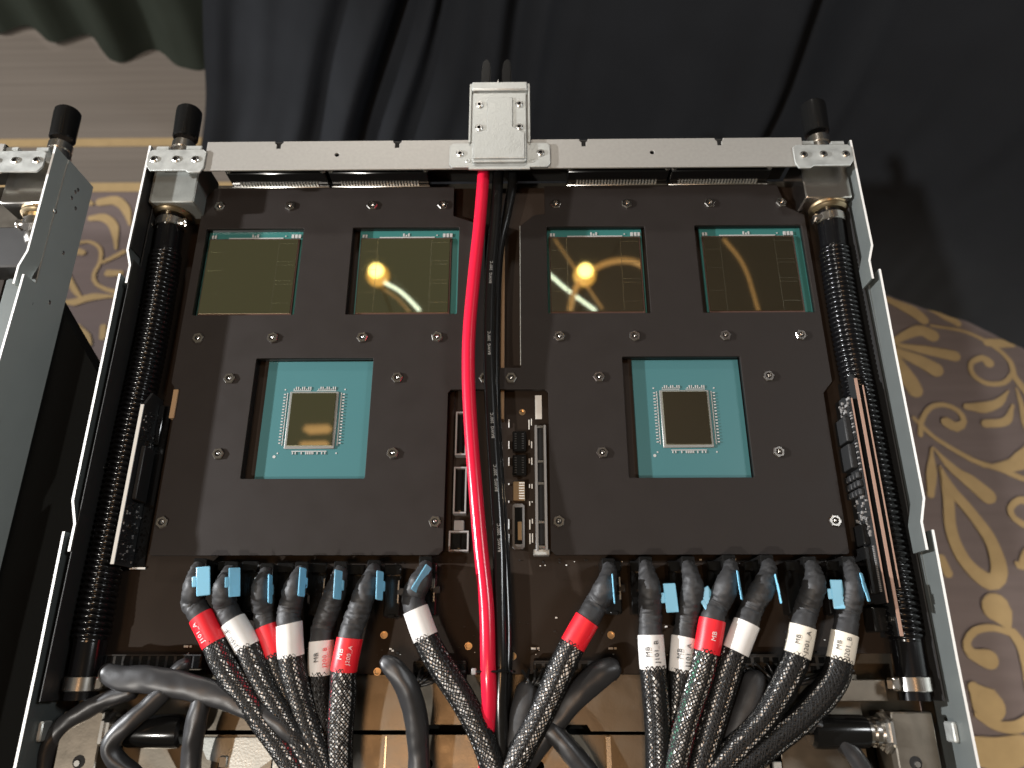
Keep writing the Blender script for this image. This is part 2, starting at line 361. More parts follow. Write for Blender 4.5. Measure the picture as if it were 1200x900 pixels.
LEFTM = [
 [((-795.4, 679.1, -800), 6), ((-766.3, 682.8, -800), 7), ((-742.7, 663.2, -800), 6), ((-728.0, 628.5, -800), 2)],
 [((-806.1, 642.5, -800), 4), ((-781.8, 644.2, -800), 6), ((-758.3, 624.9, -800), 6), ((-744.0, 576.1, -800), 2)],
 [((-828.1, 584.1, -800), 2), ((-800.4, 591.4, -800), 2), ((-774.7, 576.3, -800), 2.5), ((-768.8, 546.9, -800), 2.5), ((-774.8, 521.6, -800), 2.5), ((-765.6, 500.1, -800), 2.5), ((-727.7, 483.9, -800), 3), ((-680.1, 481.8, -800), 3)],
 [((-818.8, 571.1, -800), 5), ((-805.1, 567.3, -800), 4)],
 [((-728.0, 568.6, -800), 3), ((-762.3, 546.8, -800), 2.5)],
 [((-748.1, 523.2, -800), 5), ((-725.7, 523.0, -800), 4)],
 [((-821.3, 465.2, -800), 2), ((-798.9, 463.3, -800), 5), ((-769.7, 473.6, -800), 5), ((-729.1, 475.1, -800), 2)],
 [((-824.2, 521.9, -800), 3), ((-804.6, 489.7, -800), 4), ((-788.2, 471.9, -800), 2)],
 [((-782.0, 413.3, -800), 4), ((-762.3, 392.9, -800), 6), ((-753.3, 379.4, -800), 3)],
 [((-735.6, 413.0, -800), 4), ((-733.0, 392.7, -800), 4)],
 [((-818.7, 679.3, -800), 4), ((-811.2, 675.4, -800), 3)],
]
mb = MB()
for ox, oy in ((0, 0), (0, -760), (620, -200), (640, 560)):
    for k, m in enumerate(MOTIFS): st(mb, *m, dz=.02*k, off=(ox, oy))
for ox, oy in ((0, 0), (-420, 10), (-180, -420)):
    for k, m in enumerate(LEFTM): st(mb, *m, dz=.02*k+1, off=(ox, oy))
for y0, y1 in ((704, 725), (812, 832)): mb.add([(-4000, y0, FZ+1.5), (4000, y0, FZ+1.5), (4000, y1, FZ+1.5), (-4000, y1, FZ+1.5)], [(0, 1, 2, 3)])
tag(mb.build('carpet_pattern', 'carpetgold', smooth=0), kind='structure')

# black curtain: hangs behind the table in soft folds, its near part pushed forward on the right
def interp(xs, x):
    if x <= xs[0][0]: return xs[0][1]
    for (a, b), (c, d) in zip(xs, xs[1:]):
        if x <= c: return b+(d-b)*(x-a)/(c-a)
    return xs[-1][1]
HEM = [(-620, 800), (-300, 735), (0, 660), (350, 570), (680, 470), (900, 360), (1300, 130), (1700, -100)]
SLANT = [(-620, .42), (-330, .40), (-60, .15), (150, .0), (1700, 0)]
FOLDS = [(c, a*(.48 if c < 600 else .2), w) for c, a, w in [(-560, 34, 40), (-470, 26, 46), (-395, 60, 26), (-300, 70, 30), (-215, 40, 22), (-40, 55, 22), (80, 14, 60), (205, 10, 50), (392, 85, 20), (560, 12, 60), (800, 26, 50), (1000, 40, 40)]]
def curtain(name, hem, slant, folds, x0, x1, z0, z1, m, hemf=None):
    nx, nz = 420, 26; vs = []; fs = []
    for j in range(nz+1):
        for i in range(nx+1):
            x = x0+(x1-x0)*i/nx; zb = z0+(hemf(x) if hemf else 0); z = zb+(z1-zb)*j/nz; h = (z-z0)
            y = interp(hem, x)
            d = sum(-a*math.exp(-((x-c)/w)**2)+.45*a*math.exp(-((x-c-1.9*w)/(1.2*w))**2)+.35*a*math.exp(-((x-c+1.9*w)/(1.2*w))**2) for c, a, w in folds)
            d += 9*noise.noise((x*.009, h*.0022, 3))+4*noise.noise((x*.03, h*.004, 9))
            xx = x+interp(slant, x)*h+14*noise.noise((x*.004, h*.004, 1))
            vs.append((xx, y-d*(1-.12*h/900)+.03*h, z))
    for j in range(nz):
        for i in range(nx): a = j*(nx+1)+i; fs.append((a, a+1, a+nx+2, a+nx+1))
    mb = MB(); mb.add(vs, fs); return mb.build(name, m, smooth=180)
c = curtain('curtain', HEM, SLANT, FOLDS, -620, 1690, FZ+4, 500, 'curtain')
tag(c, 'long black cloth curtain hanging in vertical folds behind the open tray', 'curtain')
c = curtain('curtain', [(-2200, 1180), (-1100, 1125), (-865, 1050), (-600, 1020), (-200, 1010)], [(-2200, .1), (-200, .1)],
            [(-1500, 30, 60), (-1180, 45, 50), (-1030, 34, 45), (-900, 45, 46), (-760, 34, 40), (-560, 30, 50)], -2200, -200, FZ+4, 500, 'drape',
            hemf=lambda x: 6+8*math.sin(x*.011))
tag(c, 'greenish black drape with a wavy hem ending above the striped carpet border', 'curtain')

# table under both trays: a top with a cut corner between them and a cloth skirt to the floor
top = [(-1000, -700), (-1000, 115), (-345, 115), (-292, 67), (-247, 6), (-175, -85), (-120, 100), (200, 100), (204, -700)]
t = thing('display_table', (-300, -300, FZ), 'black topped table under both trays with a slanted edge showing between them', 'table')
mb = MB(); mb.prism(top, -40, -21.5); mb.build('tabletop', 'cloth', t, smooth=0)
lm = MB(); lm.box(-19, 19, -19, 19, FZ, -40.5, b=2); LEG = lm.mesh('leg', 'blackm')
for x, y in ((-950, -650), (-950, 60), (150, -650), (150, 60), (-400, -650)): link('leg', LEG, t, (x, y, 0))

# ================================================================== TRAY CHASSIS
GR = {}
def screw_mesh(r=2.4, h=1.0):
    mb = MB(); mb.lathe((0, 0, 0), (0, 0, 1), [(0, r), (h*.6, r), (h, r*.78), (h, r*.48)], 14, 0, (0, 0))
    mb.lathe((0, 0, 0), (0, 0, 1), [(h, r*.48), (h*.25, r*.44)], 6, 1, (0, 1)); return mb.mesh('screw', ['bright', 'hole'])
SCREW = screw_mesh(); RIVET = None
def screws(parent, pts, z):
    for x, y in pts: link('screw', SCREW, parent, (x, y, z))
mbr = MB(); mbr.lathe((0, 0, 0), (1, 0, 0), [(0, 1.8), (.5, 1.6), (1.0, .8)], 12, 0, (0, 1)); RIVET = mbr.mesh('rivet', 'bright')
def wall_mesh(sg):
    mb = MB(); zt = 22
    mb.box(min(sg*219.2, sg*220.4), max(sg*219.2, sg*220.4), -330, 143.4, -20, 9, 0)
    mb.strip_wall([(sg*219, 143.5), (sg*219, 110), (sg*219.2, 68), (sg*216, 58), (sg*216, 46)], 1.3, 9.1, [zt, zt, zt-.1, zt-.4, zt-.4], 0, 1)
    mb.strip_wall([(sg*220.7, 52), (sg*220, 0), (sg*219.4, -82), (sg*215.8, -94), (sg*215.8, -108)], 1.3, 9.1, zt, 0, 1)
    mb.strip_wall([(sg*220.6, -98), (sg*219.6, -160), (sg*219.2, -330)], 1.3, 9.1, zt, 0, 1)
    return mb
def bracket_outline(sg):      # corner tab seen from above
    pts = [(181, 124), (181, 135.8), (183, 137.6), (215, 137.6), (217, 135.8), (217, 126), (214, 122), (192, 122), (190, 120.5), (183, 120.5)]
    return [(sg*x, y) for x, y in pts]
def rail_outline():
    o = [(-182, 123)]
    for x in range(-170, 181, 10): o.append((x, 123))
    o += [(188, 123), (188, 144.5)]
    for x in (137, 53, -63, -137):
        o += [(x+2.6, 144.5), (x+2.6, 143.4), (x+1.3, 142), (x+1.3, 139), (x-1.3, 139), (x-1.3, 142), (x-2.6, 143.4), (x-2.6, 144.5)]
    return o+[(-182, 144.5)]
def make_chassis(full=True):
    t = thing('server_tray', (0, 0, -20), '', 'server tray')
    if full:
        w = wall_mesh(-1).build('side_wall', ['wall', 'cutedge'], t, smooth=20)
        w = wall_mesh(1).build('side_wall', ['wall', 'cutedge'], t, smooth=20)
        mb = MB(); mb.box(216.6, 217.3, -178, 104, -18.4, 8.6); mb.build('wall_dark_sheet', 'blackm', w)  # black sheet over the lower inner face of the right wall
        w = [c for c in t.children if c.name.startswith('side_wall')][0]
        mb = MB(); mb.box(-217.3, -216.6, -178, 140, -18.4, 9.0); mb.box(-215.2, -214.8, -178, 62, 9, 21.0); mb.box(-218.2, -217.8, 70, 140, 9.0, 21.4); mb.build('wall_dark_sheet', 'blackm', w)['kind'] = 'stuff'  # dark sheets standing in for shade on the left wall's inner face
        for sg in (-1, 1): mb = MB(); mb.box(min(sg*216.4, sg*218.9), max(sg*216.4, sg*218.9), -196, -187, 4, 12, b=.6); mb.build('lock_tab', 'galv', t)
        for y, z in ((96, 6), (40, 2), (-60, 4)): link('rivet', RIVET, w, (-217.2, y, z))
    else:
        w = wall_mesh(1).build('side_wall', ['wall_lit', 'cutedge'], t, smooth=20)
        mb = MB(); mb.box(-205, 186, -230, 66, -12, -9, b=.3); mb.build('board', 'pcb', t)
        mb = MB(); mb.box(219.7, 220.4, -330, 140, 9.0, 9.5); mb.build('bend_line', 'sheet', w)
        for y, z in ((104, 9), (128, -4), (122, -2), (84, -7), (48, -6), (40, 9), (131, -6), (118, -8)):
            o = link('rivet', RIVET, w, (219.8, y, z))
        mb = MB(); mb.lathe((219.7, 0, 0), (1, 0, 0), [(0, 3), (.4, 3)], 16)
        hm = mb.mesh('punched_hole', 'hole')
        for y, z in ((98, 4), (80, -12), (30, -12), (-40, -10), (-120, -10)): link('punched_hole', hm, w, (0, y, z))
    # floor
    mb = MB(); mb.box(-218, 218, -190, 143, -20, -18.6); mb.build('floor_pan', 'floor', t, bevel=.2)
    # rear rail with notches, holes and a folded back lip
    ro = rail_outline()
    rail = sheet('rear_rail', ro, [circ(x, 134, 1.4, 10) for x in (-100, 95)], 22.4, 23.8, 'sheet', t)
    mb = MB(); mb.box(-182, 188, 144.0, 145.2, -18, 22.2); mb.build('rear_lip', 'blackm', rail, bevel=.2)  # lip coloured black to darken the area under the rail
    mb = MB()
    for x in (137, 53, -63, -137): mb.box(x-1.6, x+1.6, 138.4, 144, 21.2, 22.3)
    mb.build('notch_shade', 'hole', rail, smooth=0)  # dark blocks under the notches stand in for their shade
    for sg in ((-1, 1) if full else (1,)):
        o = bracket_outline(sg)
        b = sheet('corner_bracket', o, [], 24.0, 25.4, 'galv', t, bevel=.35)
        screws(b, [(sg*187, 130), (sg*199, 130.3), (sg*212.5, 130.3)], 25.4)
        mb = MB(); mb.box(min(sg*186, sg*196), max(sg*186, sg*196), 140.6, 143.3, 8, 22.0)
        mb.box(min(sg*207, sg*215), max(sg*207, sg*215), 140.6, 143.3, 6, 21.6)
        mb.build('bracket_flange', 'galv', b, bevel=.3)
    return t
tray = make_chassis()
tag(tray, 'open silver compute tray filled with black boards and braided cables, in the middle', 'server tray', 'server trays')
# tray neighbour on the left: same chassis, mostly outside the frame
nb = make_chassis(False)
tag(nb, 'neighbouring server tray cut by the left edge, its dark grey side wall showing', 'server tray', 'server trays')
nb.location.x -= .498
# pale panel inside the neighbour
mb = MB(); mb.box(188, 209, -200, 66, -16, -7, b=1.2); o = mb.build('inner_panel', 'wall', None); o.parent = nb; o.location = Vector((0, 0, .020))
mb = MB(); mb.box(100, 216, 69, 98, -16, 2, b=1.2); o = mb.build('inner_block', 'blackm', None); o.parent = nb; o.location = Vector((0, 0, .020))

# centre rear bracket for the bus bar clip
cb = thing('busbar_bracket', (0, 150, 24), 'silver centre bracket with two black clip blades bolted on the rear rail', 'bracket')
o1 = [(-30, 125), (-30, 138.5), (-28, 140.5), (-17, 140.5), (-17, 185), (18.4, 185), (18.4, 140.5), (30, 140.5), (32, 138.5), (32, 125), (30, 122.5), (19.5, 122.5), (19.5, 121), (-18, 121), (-18, 122.5), (-28, 122.5)]
base = sheet('base_plate', o1, [], 24.2, 25.6, 'galv', cb, bevel=.35)
screws(base, [(-23.5, 132.5), (26, 132.8)], 25.6)
mb = MB()
for x in (-18.5, 21): mb.lathe((x, 127.2, 25.5), (0, 0, 1), [(0, 1.8), (.35, 1.5), (.35, .9), (-.1, .8)], 12, 0, (0, 1))
mb.build('pressed_dimple', 'galv', base)
o2 = [(-16, 126.5), (-16, 178), (17.4, 178), (17.4, 126.5), (16, 125), (-14.6, 125)]
cover = sheet('cover_plate', o2, [], 26.0, 27.4, 'galv', cb, bevel=.4)
o3 = [(-7, 148), (-7, 172.5), (-6, 174), (8, 174), (9, 172.5), (9, 151), (16.4, 146), (16.4, 127), (-15, 127), (-15, 146)]
sheet('raised_panel', [(x, y) for x, y in o3], [], 27.4, 28.3, 'galv', cover, bevel=.4)
screws(cover, [(-12, 168.5), (13, 168.8), (-12, 150.5), (13, 151)], 27.5)
mb = MB(); mb.box(-17, 18.4, 179.5, 186, 22, 28.8, b=.6); mb.box(-18.4, -17.1, 140, 186, 14, 27.0); mb.box(18.5, 19.8, 140, 186, 14, 27.0)
mb.build('front_lip', 'galv', cb, bevel=.25)
mb = MB(); mb.box(-15, 16.4, 142, 185, 6, 24, b=.8); mb.build('housing', 'black', cb)
for x in (-12.2, 1.6):
    mb = MB(); mb.prism([(x, 184), (x, 212), (x+1.0, 219), (x+3, 222), (x+5.5, 220), (x+6.2, 212), (x+6.2, 184)], 7, 12)
    mb.build('clip_blade', 'black', cb, bevel=.7)
mb = MB(); mb.box(-1.6, -.4, 184, 204, 7.5, 11.5, b=.3); mb.build('contact_spring', 'bright', cb)

# ================================================================== COOLANT LINES
def coolant(sg, label, hose=True):
    t = thing('coolant_hose' if hose else 'coolant_fitting', (sg*203, 110, -18), label, 'hose' if hose else 'fitting')
    cx = sg*204.5
    mb = MB(); mb.box(min(sg*188.5, sg*216.8), max(sg*188.5, sg*216.8), 106, 141, -14, 15.5, b=.7)
    blk = mb.build('manifold_block', 'block' if sg < 0 else 'nickel', t)
    fx = sg*207
    mb = MB(); mb.lathe((fx, 106.2, 2), (0, -1, 0), [(0, 11.2), (1.6, 11.6), (2.6, 10.8), (3.4, 9.8), (3.4, 7.4), (7, 7.4)], 28); fl = mb.build('flange_ring', 'brass', t)
    mb = MB(); mb.lathe((fx, 100.5, 2), (0, -1, 0), [(0, 8.7), (.4, 9.2), (5.2, 9.2), (5.6, 8.7)], 26)
    mb.box(fx-sg*9-3, fx-sg*9+3, 95.5, 99.5, 1, 8, b=.8); mb.box(fx-sg*11-1, fx-sg*11+1, 94.6, 97, 2, 6.5, b=.4)
    mb.build('hose_clamp', 'nickel', t)
    # quick coupling and its black cap at the back
    qx = sg*208
    mb = MB(); mb.lathe((qx, 141.5, 3), (0, 1, .0), [(0, 7.4), (2, 7.4), (2, 6), (5, 6), (5, 7.9), (9.5, 7.9), (9.5, 6.6), (13, 6.6), (13, 7.4), (18, 7.4), (18, 6)], 24)
    mb.box(qx-8, qx+8, 143.8, 146.6, -5, 11, b=.7)
    mb.build('quick_coupling', 'nickel', t)
    mb = MB(); mb.lathe((qx, 158.5, 3), (0, 1, .06), [(5, 7.2), (5.8, 7.9), (24, 8.2), (27.0, 8.0), (28.2, 7.0), (28.4, 5.6), (27.6, 5.4)], 28)
    mb.build('dust_cap', 'black', t)
    if not hose:
        mb = MB(); mb.lathe((fx, 99.5, 2), (0, -1, 0), [(0, 6), (3, 6), (3.2, 5), (8, 5), (8.4, 6.2), (12, 6.4), (15, 4.6), (15, 3.4), (13, 3.2)], 20); mb.build('hose_barb', 'nickel', t); return t
    pts = [(fx, 103, 2), (fx, 92, 2), (sg*206.6, 70, 1), (sg*206.2, 20, 0), (sg*207.4, -40, 0), (sg*208, -90, 0), (sg*207.6, -130, 1), (sg*206.6, -152, 2), (sg*206, -178, 2)]
    P = Path(pts, step=2); L = P.len
    def rf(s, th, w):
        k = min(1, max(0, (s-24)/3))*min(1, max(0, (L-27-s)/3))
        q = abs(math.sin(PI*s/3.12+th*.5))
        return 7.9+k*(-.3+1.6*q**.6)
    mb = MB(); tube(mb, P, rf, 24, n=int(L/.39)); mb.build('corrugated_hose', 'rubber', t, smooth=60)
    mb = MB(); mb.lathe((sg*206.2, -167, 2), (0, -1, 0), [(0, 8.6), (.4, 9.1), (6.6, 9.1), (7, 8.6)], 26)
    mb.box(sg*206.2-sg*9-2.4, sg*206.2-sg*9+2.4, -173.2, -167.6, -1, 6, b=.6)
    mb.build('hose_clamp', 'nickel', t)
    mb = MB(); mb.box(min(sg*191, sg*211), max(sg*191, sg*211), -330, -183, -17, 6, b=.6)
    fb = mb.build('lower_block', 'floor', t)
    mb = MB(); mb.lathe((sg*199, -205, 6.0), (0, 0, 1), [(0, 3.0), (.15, 3.0)], 16); mb.build('bolt_hole', 'hole', fb)
    mb = MB(); mb.lathe((sg*199.5, -205.6, 6.1), (0, 0, 1), [(0, 1.6), (.8, 1.4)], 8); mb.build('bolt', 'bright', fb)
    return t
coolant(-1, 'ribbed black coolant hose with brass flange along the left wall of the open tray')
coolant(1, 'ribbed black coolant hose with brass flange along the right wall of the open tray')
n2 = coolant(1, 'metal hose barb with black dust cap on the neighbouring tray at far left', False)
n2.location.x -= .498

# side fittings low at the front
def side_fitting(sg, label):
    y = -192; t = thing('drain_fitting', (sg*180, y, -16), label, 'fitting')
    def ln(name, m, prof, seg=24):
        mb = MB(); mb.lathe((sg*190.5, y, 0), (-sg, 0, 0), prof, seg); return mb.build(name, m, t)
    ln('mounting_nut', 'bright', [(0, 10), (1.5, 10), (1.5, 8.5), (3.5, 8.5)], 6)
    ln('coupling', 'nickel', [(3.5, 6), (5, 6), (5, 7), (7, 7), (7, 5.4), (8.5, 5.4), (8.5, 6.6), (10.5, 6.6)])
    ln('dust_cap', 'black', [(9.8, 6.4), (10.3, 7.3), (12, 7.6), (32, 7.9), (36, 7.6), (37.5, 6.0), (37.6, 3)])
    return t
side_fitting(-1, 'black capped metal fitting lying crosswise at the lower left of the tray')
side_fitting(1, 'black capped metal fitting lying crosswise at the lower right of the tray')

# ================================================================== FRONT FLOOR SHEET
fs_ = thing('cable_floor_panel', (0, -250, -17), 'folded bare steel floor panel with slots below the fanned cable bundles', 'steel panel')
def tabhole(x, y, w=3.2, h=5): return rrect(x-w, x+w, y-h, y+h, .6, 2)
sheet('upper_step', [(-190, -194), (-150, -194), (-150, -192.6), (-38, -192.6), (-38, -190), (46, -190), (48, -193), (186, -193), (186, -166), (-190, -166)],
      [circ(-82, -182, 2.6), circ(-1, -180, 1.8), circ(118, -180, 2.4)], -15.4, -14.2, 'floor', fs_, bevel=.2)
lower = sheet('lower_step', [(-190, -330), (186, -330), (186, -194.6), (-190, -194.6)],
      [tabhole(-137, -206), tabhole(-110, -207), circ(-34, -208, 2.2), circ(22, -209, 2.2), tabhole(140, -208), circ(-165, -214, 2.4), circ(86, -206, 3.4)], -17.4, -16.4, 'floor', fs_, bevel=.2)
mb = MB()
for x, y in ((-137, -206), (-110, -207), (140, -208)): mb.box(x-2.0, x+2.0, y-3.5, y+1.5, -16.6, -13.6, b=.3)
mb.build('raised_tab', 'galv', lower)
for bx in ((-56.4, -55.6, -330, -195.4, -16.4, -16.0), (55.5, 57.8, -330, -195.4, -16.4, -15.2)):
    mb = MB(); mb.box(*bx); mb.build('seam', 'bright', lower)
mb = MB(); mb.prism([(-152, -196), (-104, -196), (-104, -200), (-122, -212), (-122, -216), (-138, -216), (-138, -208), (-146, -206)], -16.2, -15.4)
mb.build('lit_patch', 'galv', lower, bevel=.2)  # pale polygon standing in for a lit patch of the floor sheet
sheet('cross_beam', [(112, -178.5), (195, -178.5), (195, -168.5), (128, -168.5), (112, -171)], [], -6, -2.4, 'floor', fs_, bevel=.4)
mb = MB(); mb.box(140, 178, -167.8, -165.6, -9, -.6, b=.3); mb.build('beam_lip', 'galv', fs_)

# ================================================================== MAIN BOARD
pcb = thing('main_board', (0, -20, -10), 'wide brown black circuit board lying under both processor modules and cable plugs', 'circuit board')
bo = [(-207, 128), (-207, -158), (-168, -158), (-168, -162), (-150, -162), (-150, -166), (175, -166), (186, -156), (206, -156), (206, 128), (182, 132), (-182, 132)]
HOLES = [(-58.9, -146.8, -9), (-14.6, -152.3, -9), (59.7, -146.9, -9), (-61.3, -164.7, -9), (14.0, -23.8, -9), (8.5, -157.3, -9), (38.0, -158.5, -9)]
board = sheet('board', bo, [circ(x, y, 1.5, 10) for x, y, z in HOLES], -11, -9, 'pcb', pcb, bevel=.15)
mb = MB()
for x, y, z in HOLES: mb.lathe((x, y, -9), (0, 0, 1), [(-1.8, 1.45), (.08, 1.45), (.08, 1.95)], 14, 0, (0, 0)); mb.lathe((x, y, -10.6), (0, 0, 1), [(0, 1.45), (.1, 1.45)], 10, 0)
mb.build('plated_hole', 'gold', pcb)
# sockets for the braided cables
SOCK = [(-141.9, -123.8, -4), (-129.2, -123.8, -4), (-110.5, -124.7, -4), (-92.9, -124.8, -4), (-72.9, -125.7, -4), (-54.0, -125.7, -4), (-35.5, -124.8, -4), (60.7, -124.1, -4), (74.2, -124.1, -4), (94.3, -124.1, -4), (114.5, -124.1, -4), (133.2, -124.2, -4), (154.7, -124.2, -4), (175.6, -124.2, -4)]
sm = MB(); sm.box(-4.2, 4.2, -13, 13, -9, 1.5, b=.5); sm.box(-4.4, 4.4, 8, 13.2, -9, 4.5, b=.5); sm.box(-2.0, 2.0, -13.4, -11.6, -9, 2.4, b=.3); SM = sm.mesh('cable_socket', 'black')
ct = MB(); ct.box(3.0, 3.7, .4, 5.2, 1.2, 3.6); ct.box(3.0, 3.7, -6, -1.8, 1.2, 3.6); CT = ct.mesh('contact', 'bright')
gb = MB(); gb.box(2.6, 6.2, -2.2, 1.4, .5, 3.0, b=.3); GB = gb.mesh('latch_stub', 'chip')
for x, y, z in SOCK:
    o = link('cable_socket', SM, pcb, (x, y, 0)); link('contact', CT, o, (x, y, 0)); link('latch_stub', GB, o, (x, y, 0))
# sockets in the central well
def well_socket(x0, x1, y0, y1, slot, name='well_socket', m='grey', h=-3):
    mb = MB(); mb.box(x0, x1, y0, y0+.9, -9, h); mb.box(x0, x1, y1-.9, y1, -9, h); mb.box(x0, x0+.9, y0+.9, y1-.9, -9, h); mb.box(x1-.9, x1, y0+.9, y1-.9, -9, h)
    o = mb.build(name, m, pcb, bevel=.12)
    mb = MB(); mb.box(x0+.9, x1-.9, y0+.9, y1-.9, -9, h-2.2); mb.box((x0+x1)/2-.7, (x0+x1)/2+.7, y0+1.8, y1-1.8, h-2.2, h-.5); mb.build('insert', 'black', o)
    return o
well_socket(-24.0, -17.6, -51.2, -25.4, 1); well_socket(-24.2, -17, -84.2, -58, 1)
o = well_socket(-26, -15.2, -104.6, -93.6, 1); mb = MB(); mb.box(-23.4, -18, -93.4, -87.8, -9, -3.4, b=.4); mb.build('key_block', 'grey', o)
for y0, y1 in ((-48.6, -37), (-62.6, -51)):
    mb = MB(); mb.box(8.4, 16, y0, y1, -9, -4, b=.4); o = mb.build('mezzanine_socket', 'black', pcb)
    mb = MB()
    for k in range(7):
        for xx in (9.6, 13.6): mb.box(xx, xx+1.2, y0+1.2+k*1.4, y0+1.8+k*1.4, -4, -3.7)
    mb.build('contact_row', 'chip', o)
mb = MB(); mb.box(8.6, 15.2, -77, -66, -9, -4.6, b=.3); o = mb.build('ribbon_socket', 'gold', pcb)
mb = MB()
for k in range(7): mb.box(12.0, 15.0, -76+k*1.45, -75.4+k*1.45, -4.6, -4.1)
mb.build('contact_row', 'white', o)
mb = MB(); mb.box(8.4, 15, -103, -78.2, -9, -5, b=1.2); o = mb.build('usb_socket', 'grey', pcb)
mb = MB(); mb.box(9.6, 13.8, -100.5, -80.5, -5, -4.6, b=.2); mb.build('slot_opening', 'black', o)
mb = MB(); mb.box(11.2, 13.4, -98.5, -88.5, -4.6, -4.1, b=.15); mb.build('contact_strip', 'gold', o)
# long edge card slot with silver bridges
mb = MB(); mb.box(21, 22.4, -104.5, -34, -9, -1.6, b=.3); mb.box(26, 27.4, -104.5, -34, -9, -1.6, b=.3); mb.box(22.4, 26, -104.5, -34, -9, -4, 0)
o = mb.build('card_slot', 'grey', pcb)
mb = MB(); mb.box(22.6, 25.8, -103, -35, -4, -3.6); mb.build('slot_opening', 'hole', o)
for y in (-35.2, -55.5, -68, -89.4, -102.6):
    mb = MB(); mb.box(22.4, 26, y-.6, y+.8, -4, -1.4, b=.2); mb.build('slot_bridge', 'bright', o)
mb = MB(); mb.box(19.6, 28.4, -106.6, -103.4, -9, -3.4, b=.4); mb.build('slot_latch', 'galv', o)
mb = MB(); mb.box(21.6, 29.0, -28.2, -13.6, -9, -8.6); o = mb.build('paper_label', 'white', pcb, smooth=0)
mb = MB(); mb.box(-6.5, -3.5, 0, 97, -9, -5.5, b=.3); mb.box(1.4, 3.6, -30, 92, -9, -3.0, b=.3); mb.build('tan_edge_strip', 'tan', pcb)  # tan strips standing in the slot between the modules
# small solder parts and dust-sized components along the board
random.seed(3); mb = MB()
for k in range(150):
    x = random.uniform(-165, 185); y = random.choice((random.uniform(-112, -108.5), random.uniform(-150, -138), random.uniform(-157, -153)))
    s = random.choice((.35, .5, .8)); mb.box(x, x+s*1.5, y, y+s, -9, -8.4, random.choice((0, 0, 1)))
for y in (-32, -45, -55, -70, -80, -90, -98):
    for x in (-27.5, 6.0, 17.6, 19): mb.box(x, x+.6, y+random.uniform(-3, 3), y+random.uniform(3.2, 4), -9, -8.3, 1)
for x, y in ((-163, -153), (-36, -153.5), (18, -154), (58, -154), (150, -150)): mb.box(x, x+2.4, y, y+1.0, -9, -8.2, 1); mb.box(x+3, x+4.2, y, y+1.0, -9, -8.2, 1)
o = mb.build('surface_components', ['chip', 'white'], pcb, smooth=0); o['kind'] = 'stuff'
# power sockets at the front edge
for x0, x1, y0, y1 in ((-204, -150, -163.5, -157), (-42, -15, -169, -160), (19, 61, -169, -160), (120, 176, -166, -157)):
    mb = MB(); mb.box(x0, x1, y0, y1, -8.9, -1.5, b=.4); o = mb.build('power_socket', 'blackm', pcb)
    n = int((x1-x0)/4.4)
    cm = MB(); cm.box(-1.5, 1.5, -1.4, 1.4, 0, .25); CM = cm.mesh('terminal_cell', 'black')
    rimm = MB()
    for k in range(n):
        for q in (0, 1):
            cx = x0+2.6+k*(x1-x0-5)/(n-1); cy = y0+(y1-y0)*(.28+.45*q); link('terminal_cell', CM, o, (cx, cy, -1.5))
    rimm.box(x0+.5, x1-.5, y1-.2, y1+.4, -5, -1.2); rimm.build('socket_rim', 'chip', o)
# dark rear backplane connectors under the rail
for x0, x1 in ((-173, -110), (-108, -45), (43.6, 107.8), (109, 172)):
    mb = MB(); mb.box(x0, x1, 129, 142.5, -8, 12, b=.6); o = mb.build('backplane_connector', 'black', pcb)
    mb = MB(); mb.box(x0-.3, x1+.3, 127, 128.8, -1.5, .6, b=.3); mb.build('guide_bar', 'bright', o)
    mb = MB()
    for k in range(26): xx = x0+6+k*(x1-x0-12)/26; mb.box(xx, xx+1.0, 128.2, 130.6, .6, 3.2)
    mb.build('contact_row', 'galv', o)
    mb = MB(); mb.box(x0+26, x0+38, 131, 140, 12, 13.4, b=.4); mb.lathe((x0+31, 135.5, 13.4), (0, 0, 1), [(0, 1.8), (.1, 1.8)], 10); mb.build('centre_key', 'chip', o)
    for xx in (x0+1.6, x1-1.6): mb = MB(); mb.lathe((xx, 131.5, 11.5), (0, 0, 1), [(0, 2.2), (1.5, 1.9), (2, 1)], 10); mb.build('guide_pin', 'bright', o)

# ================================================================== PROCESSOR MODULES
HEXN = MB(); HEXN.lathe((0, 0, 0), (0, 0, 1), [(0, 3.5), (.9, 3.5), (1.3, 3.1), (1.3, 2.0)], 6, 0, (0, 0))
HEXN.lathe((0, 0, 0), (0, 0, 1), [(1.3, 2.05), (1.3, 1.75), (.35, 1.6)], 12, 0, (0, 0)); HEXN.lathe((0, 0, .3), (0, 0, 1), [(0, 1.6), (.05, 1.6)], 12, 1)
HEXN.lathe((.25, .2, .35), (0, 0, 1), [(0, 1.0), (.5, .9), (.8, .4)], 10, 0); HEXN = HEXN.mesh('hex_nut', ['nickel', 'hole'], 20)
GW = [(-77.5, -15.8, 35.6, 96.6), (15.2, 82.4, 35.6, 96.8)]; CW = (-34.8, 34.2, -65.3, 7.2)
def plate_outline(left):
    if left: o = [(-185.5, -106), (-184.5, -107), (-31, -107), (-28.6, -104.6), (-28.6, -15), (-27, -13), (-.4, -13), (-.4, .5), (-8.5, .5), (-8.5, 97), (-29, 105), (-29, 127), (-184, 127), (-190, 118), (-190, -8), (-185.5, -14)]; c = -107.4
    else: o = [(.4, -13), (27, -13), (29, -15), (29, -104.6), (31.4, -107), (185.5, -107), (186.5, -106), (186.5, -16), (192.5, -9), (192.5, 104), (182, 110), (178, 127), (29, 127), (29, 106), (22, 105), (13.2, 97), (13.2, .5), (.4, .5)]; c = 107.4
    return [(x-c, y) for x, y in o]
